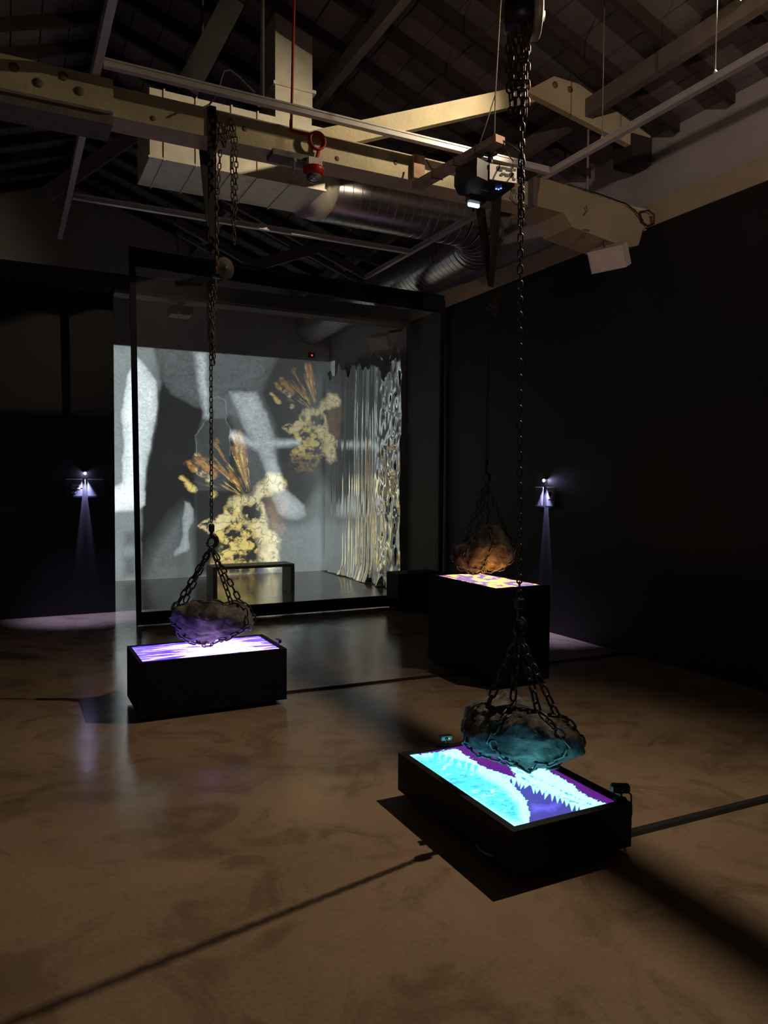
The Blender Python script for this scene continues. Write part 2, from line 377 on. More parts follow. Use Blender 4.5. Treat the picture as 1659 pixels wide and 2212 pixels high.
def picture_splash():                                 # golden splash, painted as it falls on the scrim plane
    w, h = 720, 720; a0, a1, b0, b1 = -0.16, 0.36, -0.56, -0.04
    A, B = np.meshgrid(np.linspace(a0, a1, w), np.linspace(b0, b1, h))
    D = 8.65 - PA[1]
    px, py = proj_arr(np.stack([PA[0] + A * D, np.full_like(A, 8.65), PA[2] + B * D], -1))
    qx = px + (fbm(px / 16, py / 16, 21) - 0.5) * 16; qy = py + (fbm(px / 16, py / 16, 25) - 0.5) * 16
    img = np.zeros(px.shape + (3,)) + np.array([0.0022, 0.0028, 0.0032])
    n = fbm(px / 9, py / 9, 31); n2 = fbm(px / 22, py / 22, 35)
    org = lin((196, 140, 66)); yel = lin((250, 226, 130)); cre = lin((255, 240, 178)); brn = lin((120, 80, 32)); dk = lin((26, 20, 10))
    def blob(pts, c, wd=3, gate=None):
        nonlocal img
        k = soft(sdf_poly(qx, qy, pts), wd)
        if gate is not None: k = k * np.clip((gate - 0.40) * 7, 0, 1)
        img = over(img, k, c)
    ux, uy = px - 694, py - 890; rr = np.hypot(ux, uy); an = np.degrees(np.arctan2(-uy, -ux)) % 360     # 0 = left, 90 = up
    str_ = fbm(an / 5.5 + 11, rr / 38, 51, 3); str2 = fbm(an / 3.0 + 5, rr / 20, 55, 3)
    ray_ = np.clip((an - 22) / 8, 0, 1) * np.clip((88 - an) / 8, 0, 1) * np.clip((104 + 14 * str2 - rr) / 6, 0, 1) * np.clip((rr - 14) / 10, 0, 1)
    gaps = np.clip((str_ - .47) * 11, 0, 1) * np.clip(.25 + (an - 36) / 18 + (str2 - .5) * 3, 0, 1)
    img = over(img, ray_ * gaps, org * .75); img = over(img, ray_ * gaps * np.clip((str2 - .56) * 7, 0, 1), yel)
    for a, b, r0, r1, c in (((612, 866), (596, 848), 5, 3, yel), ((634, 852), (616, 838), 5, 3, cre), ((640, 876), (640, 874), 4, 4, yel), ((612, 836), (602, 826), 4, 3, org), ((618, 820), (640, 846), 4, 6, org)):
        k = soft(caps(px + (n - .5) * 10, py, a, b, r0, r1), 2.0) * np.clip(0.35 + (n - 0.35) * 4, 0, 1); img = over(img, k, c)
    blob([(722, 880), (742, 878), (745, 925), (738, 960), (722, 955), (712, 905)], brn, 6, n2 + 0.12)
    blob([(684, 884), (700, 872), (716, 852), (736, 852), (744, 868), (734, 876), (712, 882), (696, 892)], cre, 4)
    blob([(668, 880), (690, 876), (704, 888), (714, 910), (722, 935), (735, 950), (734, 985), (722, 998), (712, 992), (704, 960), (696, 935), (676, 915), (664, 896)], cre, 4)
    blob([(678, 892), (700, 890), (706, 910), (694, 925), (680, 912)], dk, 3, n + 0.05)
    blob([(650, 905), (664, 890), (690, 918), (704, 950), (700, 985), (684, 1010), (650, 1012), (634, 1005), (640, 970), (652, 945), (636, 935), (622, 925), (632, 912)], yel, 3, n + 0.0)
    blob([(630, 985), (700, 980), (690, 1016), (632, 1014)], brn, 6, n - 0.02)
    blob([(616, 922), (640, 908), (662, 902), (672, 915), (650, 928), (634, 932)], cre, 2, n + 0.10)
    crk = np.abs(2 * fbm(px / 11 + 3, py / 11, 71, 4) - 1); img *= (np.clip(.25 + crk * 7, 0, 1) * (0.6 + 0.8 * n))[..., None]
    return np.clip(img, 0, 1.5), (a0, a1, b0, b1)

def gobo_light(name, pos, watts, img, u_of, v_of, size_deg):
    # a projector's light: a spot facing +Y whose picture is the slide image
    ld = bpy.data.lights.new(name, 'SPOT'); ld.energy = watts; ld.spot_size = math.radians(size_deg); ld.spot_blend = 0.0
    ld.shadow_soft_size = 0.004; ld.use_nodes = True
    nt = ld.node_tree; N = nt.nodes; L = nt.links; em = N['Emission']
    tc = N.new('ShaderNodeTexCoord'); sp = N.new('ShaderNodeSeparateXYZ'); L.new(tc.outputs['Normal'], sp.inputs[0])
    def math_(op, a, b):
        m = N.new('ShaderNodeMath'); m.operation = op
        for i, q in enumerate((a, b)):
            if isinstance(q, (int, float)): m.inputs[i].default_value = q
            else: L.new(q, m.inputs[i])
        return m.outputs[0]
    zz = math_('ABSOLUTE', sp.outputs[2], 0)
    tx = math_('DIVIDE', sp.outputs[0], zz); ty = math_('DIVIDE', sp.outputs[1], zz)
    u = math_('DIVIDE', math_('SUBTRACT', tx, u_of[0]), u_of[1] - u_of[0]); v = math_('DIVIDE', math_('SUBTRACT', ty, v_of[0]), v_of[1] - v_of[0])
    cb = N.new('ShaderNodeCombineXYZ'); L.new(u, cb.inputs[0]); L.new(v, cb.inputs[1])
    it = N.new('ShaderNodeTexImage'); it.image = img; it.extension = 'CLIP'; L.new(cb.outputs[0], it.inputs[0])
    L.new(it.outputs['Color'], em.inputs['Color'])
    # a projector lights its picture evenly: undo the fall-off towards the corners of the throw
    r2 = math_('ADD', math_('ADD', math_('MULTIPLY', tx, tx), math_('MULTIPLY', ty, ty)), 1.0)
    L.new(math_('POWER', r2, 1.5), em.inputs['Strength'])
    o = bpy.data.objects.new(name, ld); COL.objects.link(o)
    o.location = pos; o.rotation_euler = (math.radians(90), 0, 0)
    return o

# ================================================================== THE SETTING
XR, XL, YB, YF = 5.26, -3.46, 12.80, -3.6
RX, RZ, RS = 0.90, 6.27, 0.344                       # ridge, roof slope
def roofz(x): return RZ - RS * abs(x - RX)
WT = 3.95
FLOORM = floor_material()
fl = struct('floor', MB().box((XL - .2, YF - .2, -0.2), (XR + .2, YB + .2, 0.0)), FLOORM)
wr = struct('wall_right', MB().box((XR, YF, 0), (XR + 0.05, 9.74, WT)), BLACKWALL)
struct('wall_right_upper', MB().box((XR + 0.05, YF, 0), (XR + 0.25, YB, roofz(XR) + 0.10)), WHITEWALL)
struct('trim_1', MB().box((XR - 0.01, YF, WT), (XR + 0.06, 9.74, WT + 0.20)), mat('cream_strip', (0.45, 0.38, 0.26), 0.8, var=0.15))  # strip above the black wall, yellower than the white wall behind it
struct('wall_partition', MB().box((XL, 9.71, 0), (1.19, 9.86, 3.90)), BLACKWALL)
struct('wall_left', MB().box((XL - 0.2, YF, 0), (XL, YB, roofz(XL) + 0.10)), WHITEWALL)
gab = [(XL, 0), (XR + .1, 0), (XR + .1, roofz(XR) + .05), (RX, RZ + .05), (XL, roofz(XL) + .05)]
struct('wall_back', MB().prism([(x, YB, z) for x, z in gab], (0, 0, 0), (0, 0.2, 0)), BACKWALL)
struct('wall_front', MB().prism([(x, YF, z) for x, z in gab], (0, -0.2, 0), (0, 0, 0)), BLACKWALL)

# roof: deck, boards, rafters and purlins
def deck(sd):
    xe = XR + .3 if sd > 0 else XL - .3
    return MB().prism([(RX, YF, RZ + .06), (xe, YF, roofz(xe) + .06), (xe, YF, roofz(xe) + .2), (RX, YF, RZ + .2)], (0, 0, 0), (0, YB - YF, 0))
ceil = struct('ceiling', deck(1), GREYWOOD)
dk2 = deck(-1).build('roof_deck', GREYWOOD, ceil)
BW = 0.27
for sd in (1, -1):
    x = RX; k = 0
    while (x - RX) * sd < (XR - RX if sd > 0 else RX - XL):
        xa, xb = x + sd * 0.006, x + sd * (BW - 0.006); dz = random.uniform(-0.006, 0.004)
        seg = [(xa, 0, roofz(xa) + dz + .02), (xb, 0, roofz(xb) + dz + .02), (xb, 0, roofz(xb) + dz + .045), (xa, 0, roofz(xa) + dz + .045)]
        MB().prism(seg, (0, YF, 0), (0, YB, 0)).build('roof_board', BOARD, ceil)
        x += sd * BW
RAF = 0.555
for i in range(-14, 15):
    y = 4.80 + RAF * i
    if not (YF < y < YB): continue
    for sd in (1, -1):
        xe = XR if sd > 0 else XL
        seg = [(RX, 0, RZ + .02), (xe, 0, roofz(xe) + .02), (xe, 0, roofz(xe) - .10), (RX, 0, RZ - .10)]
        MB().prism(seg, (0, y - .025, 0), (0, y + .025, 0)).build('rafter', DARKWOOD, ceil)
for xp in (4.53, 2.82, RX, -1.02, -2.73):
    z = roofz(xp) - .10
    MB().box((xp - .04, YF, z - .15), (xp + .04, YB, z)).build('purlin', GREYWOOD, ceil)

# ================================================================== TRUSSES
def truss(y0, name, label, near):
    d = 0.225
    t = thing(name, label, 'roof truss', (RX, y0, 3.92))
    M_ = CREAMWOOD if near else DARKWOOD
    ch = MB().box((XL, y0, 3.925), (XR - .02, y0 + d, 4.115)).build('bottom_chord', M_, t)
    def plank(a, b, w, dy0, dy1, m, nm):
        a = Vector((a[0], 0, a[1])); b = Vector((b[0], 0, b[1])); u = (b - a).normalized(); n = Vector((-u.z, 0, u.x)) * (w / 2)
        return MB().prism([a - n, b - n, b + n, a + n], (0, y0 + dy0, 0), (0, y0 + dy1, 0)).build(nm, m, t)
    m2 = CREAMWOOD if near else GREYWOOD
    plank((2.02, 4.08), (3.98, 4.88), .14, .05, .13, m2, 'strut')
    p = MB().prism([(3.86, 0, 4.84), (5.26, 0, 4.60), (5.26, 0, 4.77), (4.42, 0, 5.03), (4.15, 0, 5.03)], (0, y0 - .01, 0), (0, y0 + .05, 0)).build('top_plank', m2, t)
    for bx in (4.16, 4.32):
        MB().lathe((bx, y0 - .01, 4.96), (0, -1, 0), [(.028, 0), (.028, .006), (.012, .006), (.012, .02)], 12).build('bolt', KNOT, p)
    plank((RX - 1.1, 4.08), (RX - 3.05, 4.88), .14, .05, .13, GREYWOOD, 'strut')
    MB().box((5.02, y0 - .03, 4.50), (XR, y0 + .2, 4.74)).build('wall_bracket', DARKWOOD, t)
    return t, ch
t1, ch1 = truss(5.12, 'roof_truss', 'cream painted timber truss beam carrying straps, chains and the projector arm', True)
# proud splice block at the left, with dark knots; boxed gusset at the right
sp = MB().box((XL, 5.06, 3.925), (0.63, 5.12, 4.125)).build('splice_block', CREAMWOOD, t1)
MB().box((XL, 5.10, 3.86), (0.63, 5.36, 3.925)).build('splice_plate', GREYWOOD, t1)
for x, z in ((0.07, 4.06), (.34, 4.075), (.20, 4.00), (.43, 4.005)):
    MB().lathe((x, 5.061, z), (0, -1, 0), [(.030, 0), (.026, .006), (.010, .012)], 14).build('knot', KNOT, sp)
for x, z in ((.88, 3.965), (1.49, 4.03), (2.18, 3.965), (2.66, 4.03), (2.95, 3.97), (3.35, 4.02)):
    MB().lathe((x, 5.121, z), (0, -1, 0), [(.020, 0), (.017, .004), (.006, .008)], 10).build('knot', KNOT, ch1)
GUSSET = mat('brown_cream_boxing', (0.40, 0.33, 0.20), 0.7, var=0.2, scale=3, bump=0.1)
g = MB().prism([(3.98, 0, 4.145), (5.20, 0, 4.05), (5.20, 0, 3.97), (5.10, 0, 3.86), (3.93, 0, 3.90)], (0, 5.05, 0), (0, 5.40, 0)).build('gusset_box', GUSSET, t1)
MB().prism([(4.20, 0, 3.89), (5.10, 0, 3.865), (5.06, 0, 3.74), (4.92, 0, 3.70), (4.30, 0, 3.78)], (0, 5.03, 0), (0, 5.40, 0)).build('gusset_base', GUSSET, t1)
MB().box((3.90, 5.045, 3.90), (3.945, 5.12, 4.13)).build('steel_strap', GREYWOOD, t1)
MB().tube([(4.25, 5.04, 4.13), (4.6, 5.03, 4.105), (4.9, 5.02, 4.07), (5.0, 5.02, 4.03), (5.08, 5.0, 3.95)], .006, 6).build('loose_cable', BLACKCORD, g)
MB().tube([(5.06, 5.02, 4.03), (5.14, 5.0, 4.05), (5.21, 5.0, 4.02), (5.22, 5.01, 3.95), (5.15, 5.02, 3.92), (5.08, 5.02, 3.95)], .008, 6, closed=True).build('cable_coil', BLACKCORD, g)
MB().tube([(4.42, 5.02, 3.90), (4.44, 5.0, 3.93), (4.43, 5.01, 3.97)], .005, 6).build('bent_nail', KNOT, g)
MB().lathe((4.45, 5.06, 3.78), (0, 0, -1), [(.05, 0), (.05, .012), (.012, .014), (.012, .06)], 12).build('bolt', KNOT, g)
# clamp plate and bolt under the beam
cp = MB().box((1.68, 5.08, 3.885), (1.95, 5.22, 3.925)).build('clamp_plate', GREYWOOD, t1)
MB().lathe((1.84, 5.10, 3.885), (0, 0, -1), [(.022, 0), (.022, .015), (.010, .015), (.010, .09)], 10).build('bolt', GREYPLASTIC, cp)

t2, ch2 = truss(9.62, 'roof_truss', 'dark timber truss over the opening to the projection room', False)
MB().box((1.19, 9.60, 3.885), (XR - .02, 9.86, 3.925)).build('light_edge_strip', GREYWOOD, t2)
for a, b in (((1.95, 4.90), (3.05, 4.45)), ((2.55, 5.30), (4.6, 4.55))):
    a_, b_ = Vector((a[0], 9.75, a[1])), Vector((b[0], 9.75, b[1]))
    MB().beam(a_, b_, .06, .10).build('tie', GREYWOOD, t2)
    MB().beam(a_ + Vector((0, -.05, -.16)), b_ + Vector((0, -.05, -.16)), .04, .05).build('tie', GREYWOOD, t2)
# slanting braces behind the beam at the left
solo('timber_brace', MB().beam((.35, 7.4, 4.15), (1.20, 7.4, 4.92), .06, .12), GREYWOOD, 'grey slanting brace behind the left end of the cream beam', 'brace', (.35, 7.4, 4.15))
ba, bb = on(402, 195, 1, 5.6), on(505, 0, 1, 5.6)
solo('timber_brace', MB().beam(tuple(ba), tuple(bb), .06, .16), mat('dimmed_timber', (.035, .030, .028), .85, var=.3), 'wide dark brace rising beside the beige conduit rod', 'brace', tuple(ba))  # brace colour darkened so it stays dim under the flood lamp

# ================================================================== SUSPENDED GRID
def tbar(a, b, name, label):
    a, b = Vector(a), Vector(b); mb = MB()
    o = solo(name, MB().beam(a, b, .046, .007), WHITEMETAL, label, 'ceiling rail', tuple(a), 'white ceiling grid rails')
    MB().beam(a + Vector((0, 0, .022)), b + Vector((0, 0, .022)), .010, .040).build('web', WHITEMETAL, o)
    MB().beam(a + Vector((0, 0, .046)), b + Vector((0, 0, .046)), .022, .012).build('top_bead', WHITEMETAL, o)
    return o
ZG = 4.13
tbar((.53, -.5, ZG), (.53, 8.6, ZG), 'grid_rail', 'long white ceiling rail resting on the knotty left end of the beam')
tbar((4.0, -.5, ZG), (4.0, 8.5, ZG), 'grid_rail', 'long white ceiling rail running beside the black wall')
tbar((.56, 4.94, ZG), (3.97, 4.94, ZG), 'grid_rail', 'white ceiling rail running just in front of the cream beam')
tbar((.56, 7.33, ZG), (3.97, 7.33, ZG), 'grid_rail', 'white ceiling rail crossing behind the sheet metal duct')
for x, y, lb in ((4.0, 3.36, 'thin hanger wire on the wall side rail, nearest the flood lamp'), (4.0, 4.36, 'thin hanger wire on the wall side rail, in front of the top plank')):
    o = solo('hanger_wire', MB().tube([(x, y, ZG + .02), (x, y, roofz(x))], .004, 6), GREYCORD, lb, 'wire', (x, y, ZG), 'hanger wires of the ceiling rails')
    MB().lathe((x, y, ZG + .045), (0, 0, 1), [(.012, 0), (.012, .02), (.005, .03)], 8).build('fixing', WHITEMETAL, o)
for x, y, z0, lb in ((4.60, 5.19, 4.10, 'grey conduit rod dropping onto the boxed end of the beam'), (1.58, 5.00, 4.17, 'beige conduit rod dropping to the rail left of the vertical duct')):
    o = solo('conduit_rod', MB().tube([(x, y, z0), (x, y, roofz(x))], .010 if x > 3 else .013, 8), GREYCORD, lb, 'conduit', (x, y, z0))
    MB().lathe((x, y, z0), (0, 0, 1), [(.02, 0), (.02, .02), (.012, .03)], 10).build('fixing', WHITEMETAL, o)
# loose cable looped over the rail, small dome fixture beside it
solo('loose_cable', MB().tube([tuple(on(*p, 1, 5.02)) for p in ((428, 238), (452, 226), (462, 213), (474, 190), (478, 170), (484, 153), (498, 151), (515, 165), (545, 195), (575, 220), (600, 231))], .006, 6), GREYCORD, 'grey cable looped over the rail beside the conduit rod', 'cable', tuple(on(484, 153, 1, 5.02)))
dc = on(437, 133, 1, 5.8)
df = thing('dome_fixture', 'small pale dome fixture on a dark stem under the roof', 'lamp', tuple(dc))
MB().lathe(tuple(dc), (0, 0, -1), [(.04, -.03), (.05, 0), (.045, .025), (.02, .04)], 16).build('dome', OFFWHITE, df)
MB().tube([tuple(dc + [0, 0, .02]), (dc[0], dc[1], roofz(dc[0]))], .012, 6).build('stem', DARKWOOD, df)

# ================================================================== AIR DUCT
du = thing('air_duct', 'galvanised sheet metal duct with box plenum, riser and spiral pipe', 'duct', (1.84, 6.7, 4.24))
x0, x1, y0, y1, z0, z1 = 1.07, 2.61, 6.40, 7.04, 4.245, 4.80
cuts = [x0, 1.19, 1.45, 1.75, 1.98, 2.28, x1]
for i in range(6):
    MB().box((cuts[i] + .004, y0, z0), (cuts[i + 1] - .004, y1, z1)).build('plenum_panel', GALV, du)
    if i: MB().box((cuts[i] - .007, y0 - .010, z0 - .010), (cuts[i] + .007, y1 + .01, z1 + .01)).build('plenum_seam', GALV, du)
MB().box((x0 + .01, y0 + .01, z0 + .01), (x1 - .01, y1 - .01, z1 - .01)).build('plenum_liner', DARKWOOD, du)
MB().box((x0 - .008, y0 - .008, z0 - .004), (x1 + .008, y0 + .012, z0 + .012)).build('corner_lip', GALV, du)
MB().box((1.75, 6.385, 4.28), (1.768, 6.40, 4.44)).build('pull_tab', GALV, du)
# riser
rx0, rx1, ry0, ry1 = 2.16, 2.51, 6.47, 6.90
MB().box((rx0 + .004, ry0 + .004, z1), (rx1 - .004, ry1, 4.98)).build('riser_panel', GALV, du)
MB().box((rx0, ry0, 4.98), (rx1, ry1, 5.115)).build('riser_panel', GALV, du)
MB().box((rx0 - .02, ry0 - .02, 5.112), (rx1 + .03, ry1 + .02, 5.14)).build('riser_flange', GALV, du)
MB().box((rx0 - .004, ry0 - .012, 4.975), (rx1 + .004, ry1, 4.99)).build('riser_seam', GALV, du)
MB().box((rx0, ry0, 5.14), (rx1, ry1, 5.74)).build('riser_panel', GALV, du)
# transition and spiral pipe: X run, elbow, Y run
pr = .28; pcy, pcz, pcz2 = 7.0, 4.48, 4.40
secm = {}
def section(p, t, L):
    key = round(L, 4)
    if key not in secm:
        mb = MB(); n = 36; cs = [(math.cos(2 * math.pi * k / n), math.sin(2 * math.pi * k / n)) for k in range(n)]
        for prof in ([(pr, 0), (pr, L)], [(pr - .001, .0), (pr + .0035, .002), (pr + .0035, .006), (pr - .001, .008)]):
            vs = [(c * r, q * r, h) for r, h in prof for c, q in cs]
            mb.add(vs, [(a * n + k, a * n + (k + 1) % n, (a + 1) * n + (k + 1) % n, (a + 1) * n + k) for a in range(len(prof) - 1) for k in range(n)], True)
        secm[key] = mb.mesh('duct_section', GALVB)
    place(secm[key], 'duct_section', du, p, Vector(t).to_track_quat('Z', 'Y'))
MB().lathe((2.62, pcy - .12, pcz - .02), (1, .35, 0), [(.30, 0), (.29, .06), (pr + .012, .12), (pr + .012, .16), (pr, .16)], 28).build('duct_collar', GALV, du)
SL = .098; x = 2.74
while x < 4.40: section((x, pcy, pcz), (1, 0, 0), SL); x += SL
ec = Vector((x, pcy + .50, pcz)); er = .50; ne = 8
for k in range(ne):
    a = -math.pi / 2 + (math.pi / 2) * k / ne; p = ec + Vector((math.cos(a), math.sin(a), 0)) * er + Vector((0, 0, (pcz2 - pcz) * k / ne))
    section(p, (-math.sin(a + .1), math.cos(a + .1), 0), er * math.pi / 2 / ne * 1.12)
yd = ec.y; XD = ec.x + er
while yd < 12.62: section((XD, yd, pcz2), (0, 1, 0), SL); yd += SL
for yh in (7.6, 9.3, 11.2):
    MB().box((XD - .012, yh, pcz2 + pr - .01), (XD + .012, yh + .02, roofz(XD))).build('duct_hanger', GREYWOOD, du)

# ================================================================== SCRIM
YS = 8.65
sc_ = thing('projection_scrim', 'sheer dark scrim with black borders hung before the far opening', 'scrim', (3.27, YS, 0))
MB().add([(1.29, YS, .10), (XR - .05, YS, .12), (XR - .05, YS, 4.02), (1.24, YS, 4.05)], [(0, 1, 2, 3)]).build('sheer_panel', scrim_material(), sc_)
MB().prism([(1.225, 0, 4.17), (1.225, 0, 3.97), (3.2, 0, 3.92), (XR - .03, 0, 3.87), (XR - .03, 0, 4.10), (3.3, 0, 4.09)], (0, YS - .012, 0), (0, YS + .018, 0)).build('top_border', BLACKCLOTH, sc_)
MB().prism([(1.225, 0, 4.17), (1.29, 0, 4.17), (1.335, 0, .02), (1.28, 0, .0)], (0, YS - .015, 0), (0, YS + .015, 0)).build('side_border', BLACKCLOTH, sc_)
MB().box((XR - .075, YS - .02, .02), (XR - .02, YS + .02, 4.05)).build('side_border', BLACKCLOTH, sc_)
MB().box((1.28, YS - .014, .045), (XR - .03, YS + .014, .15)).build('bottom_border', BLACKCLOTH, sc_)
MB().tube([(1.28, YS, .03), (XR - .03, YS, .03)], .024, 10).build('bottom_pipe', DARKSTEEL, sc_)
MB().tube([(1.24, YS, 4.14), (XR - .03, YS, 4.09)], .020, 10).build('top_pipe', BLACKPLASTIC, sc_)
for hx in (1.75, 3.9): MB().tube([(hx, YS, 4.1), (hx, YS, roofz(hx))], .006, 6).build('hanging_line', BLACKCORD, sc_)

# ================================================================== FOIL on the side wall of the far room
def foil():
    ny, nz = 150, 170; Y = np.linspace(9.76, 12.74, ny); Z = np.linspace(0.0, 1.0, nz); yy, zz = np.meshgrid(Y, Z)
    top = 3.55 + 0.10 * np.sin(yy * 9) + .05 * np.sin(yy * 23); z = zz * top
    s = np.clip((yy - 10.35) / .35, 0, 1)                    # far part hangs in folds, near part is crumpled
    yw = yy + .10 * (fbm(yy * 1.3, z * .55, 60, 3) - .5) + .03 * (z - 1.8) * (vnoise(yy * 2.2, z * .2, 66) - .5)
    folds = .030 * (fbm(yw * 9, z * .22, 61, 4) - .5) + .010 * (vnoise(yw * 26, z * .35, 63) - .5)
    f1 = fbm(yy * 2.6 + .5 * np.sin(z * 2), z * 2.0, 62, 3); f2 = np.abs(2 * fbm(yy * 4.5 + 5, z * 3.6, 64, 2) - 1)
    crump = .075 * (f1 - .5) + .030 * f2 + .008 * (vnoise(yy * 16 + z * 3, z * 8, 65) - .5)
    flare = 0.10 * np.clip(1 - z / 0.35, 0, 1) ** 2 * vnoise(yy * 7, z * 0, 67)
    x = XR - .06 - folds * s - crump * (1 - s) - flare
    vs = np.stack([x, yy, z + 0.004], -1).reshape(-1, 3)
    fs = [(j * ny + i, j * ny + i + 1, (j + 1) * ny + i + 1, (j + 1) * ny + i) for j in range(nz - 1) for i in range(ny - 1)]
    m = mat('crinkled_silver_foil', (0.80, 0.80, 0.78), 0.07, 1.0, var=0.06, scale=3)
    o = solo('foil_sheet', MB().add(vs, fs, True), m, 'crinkled silver foil sheet hanging on the side wall of the far room', 'foil', (XR - .1, 11.2, 0))
    sm = o.modifiers.new('thickness', 'SOLIDIFY'); sm.thickness = .002
foil()

# ================================================================== PLINTHS WITH SCREENS
def pic_violet(w=420, h=230):
    X, Y = np.meshgrid(np.linspace(0, 1, w), np.linspace(0, 1, h))
    n = fbm(X * 5 + 2 * Y, Y * 9, 3, 5); st = fbm(X * 6 + Y * 2, Y * 26, 8, 4)
    g = np.exp(-(((X - .62) / .33) ** 2 + ((Y - .42) / .42) ** 2)) * 1.1
    k = np.clip((0.45 * n + 0.85 * st + 0.40 * g - .74) * 6, 0, 1)
    c = np.array([0.055, 0.025, 0.62]) * (0.55 + .7 * n)[..., None]
    return c * (1 - k[..., None]) + np.array([0.56, 0.36, 1.0]) * k[..., None]
def pic_ember(w=420, h=230):
    X, Y = np.meshgrid(np.linspace(0, 1, w), np.linspace(0, 1, h))
    n = fbm(X * 11, Y * 7, 13, 5); n2 = fbm(X * 20 + 4, Y * 12, 17, 4)
    k = np.clip((n - .50) * 12, 0, 1); k2 = np.clip((n - .57 + .2 * (n2 - .5)) * 14, 0, 1)
    img = np.array([0.045, 0.030, 0.065]) * (0.6 + .8 * n2)[..., None]
    img = over(img, k, (0.34, 0.09, 0.02)); return over(img, k2, (1.0, 0.44, 0.04))
def pic_teal(a, b, c, d, z, w=330, h=560):
    # painted over the screen's own plane: columns run along x, rows along y
    X, Y = np.meshgrid(np.linspace(a, b, w), np.linspace(c, d, h))
    px, py = proj_arr(np.stack([X, Y, np.full_like(X, z)], -1)); zx, zy = (px - 820) * 2.676, (py - 1440) * 2.676
    n = fbm(zx / 60, zy / 36, 23, 5); st = fbm(zx / 26 + zy / 40, zy / 9, 27, 4); n3 = fbm(zx / 14, zy / 10, 33, 3)
    qx = zx + (n3 - .5) * 30; qy = zy + (fbm(zx / 16, zy / 10, 37, 3) - .5) * 24
    pur = np.array([0.030, 0.004, 0.060]); vio = np.array([0.019, 0.017, 0.105]); white = np.array([0.16, 0.74, 0.82]); cy = np.array([0.025, 0.25, 0.45]); blu = np.array([0.006, 0.07, 0.32])
    img = np.zeros(X.shape + (3,)) + pur * (0.7 + .7 * n)[..., None]
    def put(pts, col, wd=3, jx=qx, jy=qy):
        nonlocal img
        img = over(img, soft(sdf_poly(jx, jy, pts), wd), col)
    put([(690, 640), (800, 650), (1000, 735), (1240, 850), (1000, 900), (860, 925), (850, 780), (780, 700)], vio * 1.0, 14)
    put([(880, 800), (960, 805), (1050, 790), (1010, 830), (880, 838)], vio * 2.2, 16)
    put([(740, 570), (890, 560), (985, 606), (1110, 680), (1210, 735), (1290, 815), (1210, 835), (1050, 762), (900, 695), (800, 655)], white)
    put([(1160, 730), (1380, 800), (1300, 828), (1200, 812), (1120, 760)], white)
    put([(1105, 672), (1200, 712), (1385, 800), (1345, 802), (1250, 775), (1170, 735)], pur, 3)
    put([(150, 515), (300, 498), (440, 476), (520, 522), (640, 596), (740, 648), (800, 715), (850, 780), (866, 860), (858, 930), (780, 940)], white, 3)
    put([(440, 474), (515, 462), (640, 545), (755, 580), (765, 630), (700, 628), (600, 585), (520, 528)], pur, 3)
    rnd = np.random.default_rng(5)
    for k in range(30):                                           # row of icicle teeth along the ridge
        f = k / 29; bx = np.interp(f, [0, .3, .6, 1], [330, 660, 900, 1230]); by = np.interp(f, [0, .3, .6, 1], [505, 612, 690, 835]); L = rnd.uniform(26, 52); wq = rnd.uniform(12, 22)
        tip = (bx + rnd.uniform(-26, 4), by + L); col = white if f > .22 else cy
        img = over(img, soft(sdf_poly(zx, zy, [(bx - wq, by - 12), (bx + wq, by - 6), tip]), 2.5), col)
    body = soft(sdf_poly(qx, qy, [(190, 525), (330, 512), (520, 590), (700, 690), (800, 800), (820, 900), (760, 890), (600, 800), (400, 690), (240, 590)]), 22)
    img = over(img, body * np.clip((st - .30) * 5, 0, .95), cy); img = over(img, body * np.clip((.51 - st) * 9, 0, 1) * np.clip((n - .40) * 6, 0, .9), blu * 1.5)
    ridge = soft(np.abs(sdf_poly(qx, qy, [(760, 585), (900, 640), (1080, 730), (1260, 815), (1100, 775), (900, 690)])) - 4, 3); img = over(img, ridge * np.clip((n3 - .42) * 5, 0, 1), blu)
    return np.clip(img, 0, 1.2)

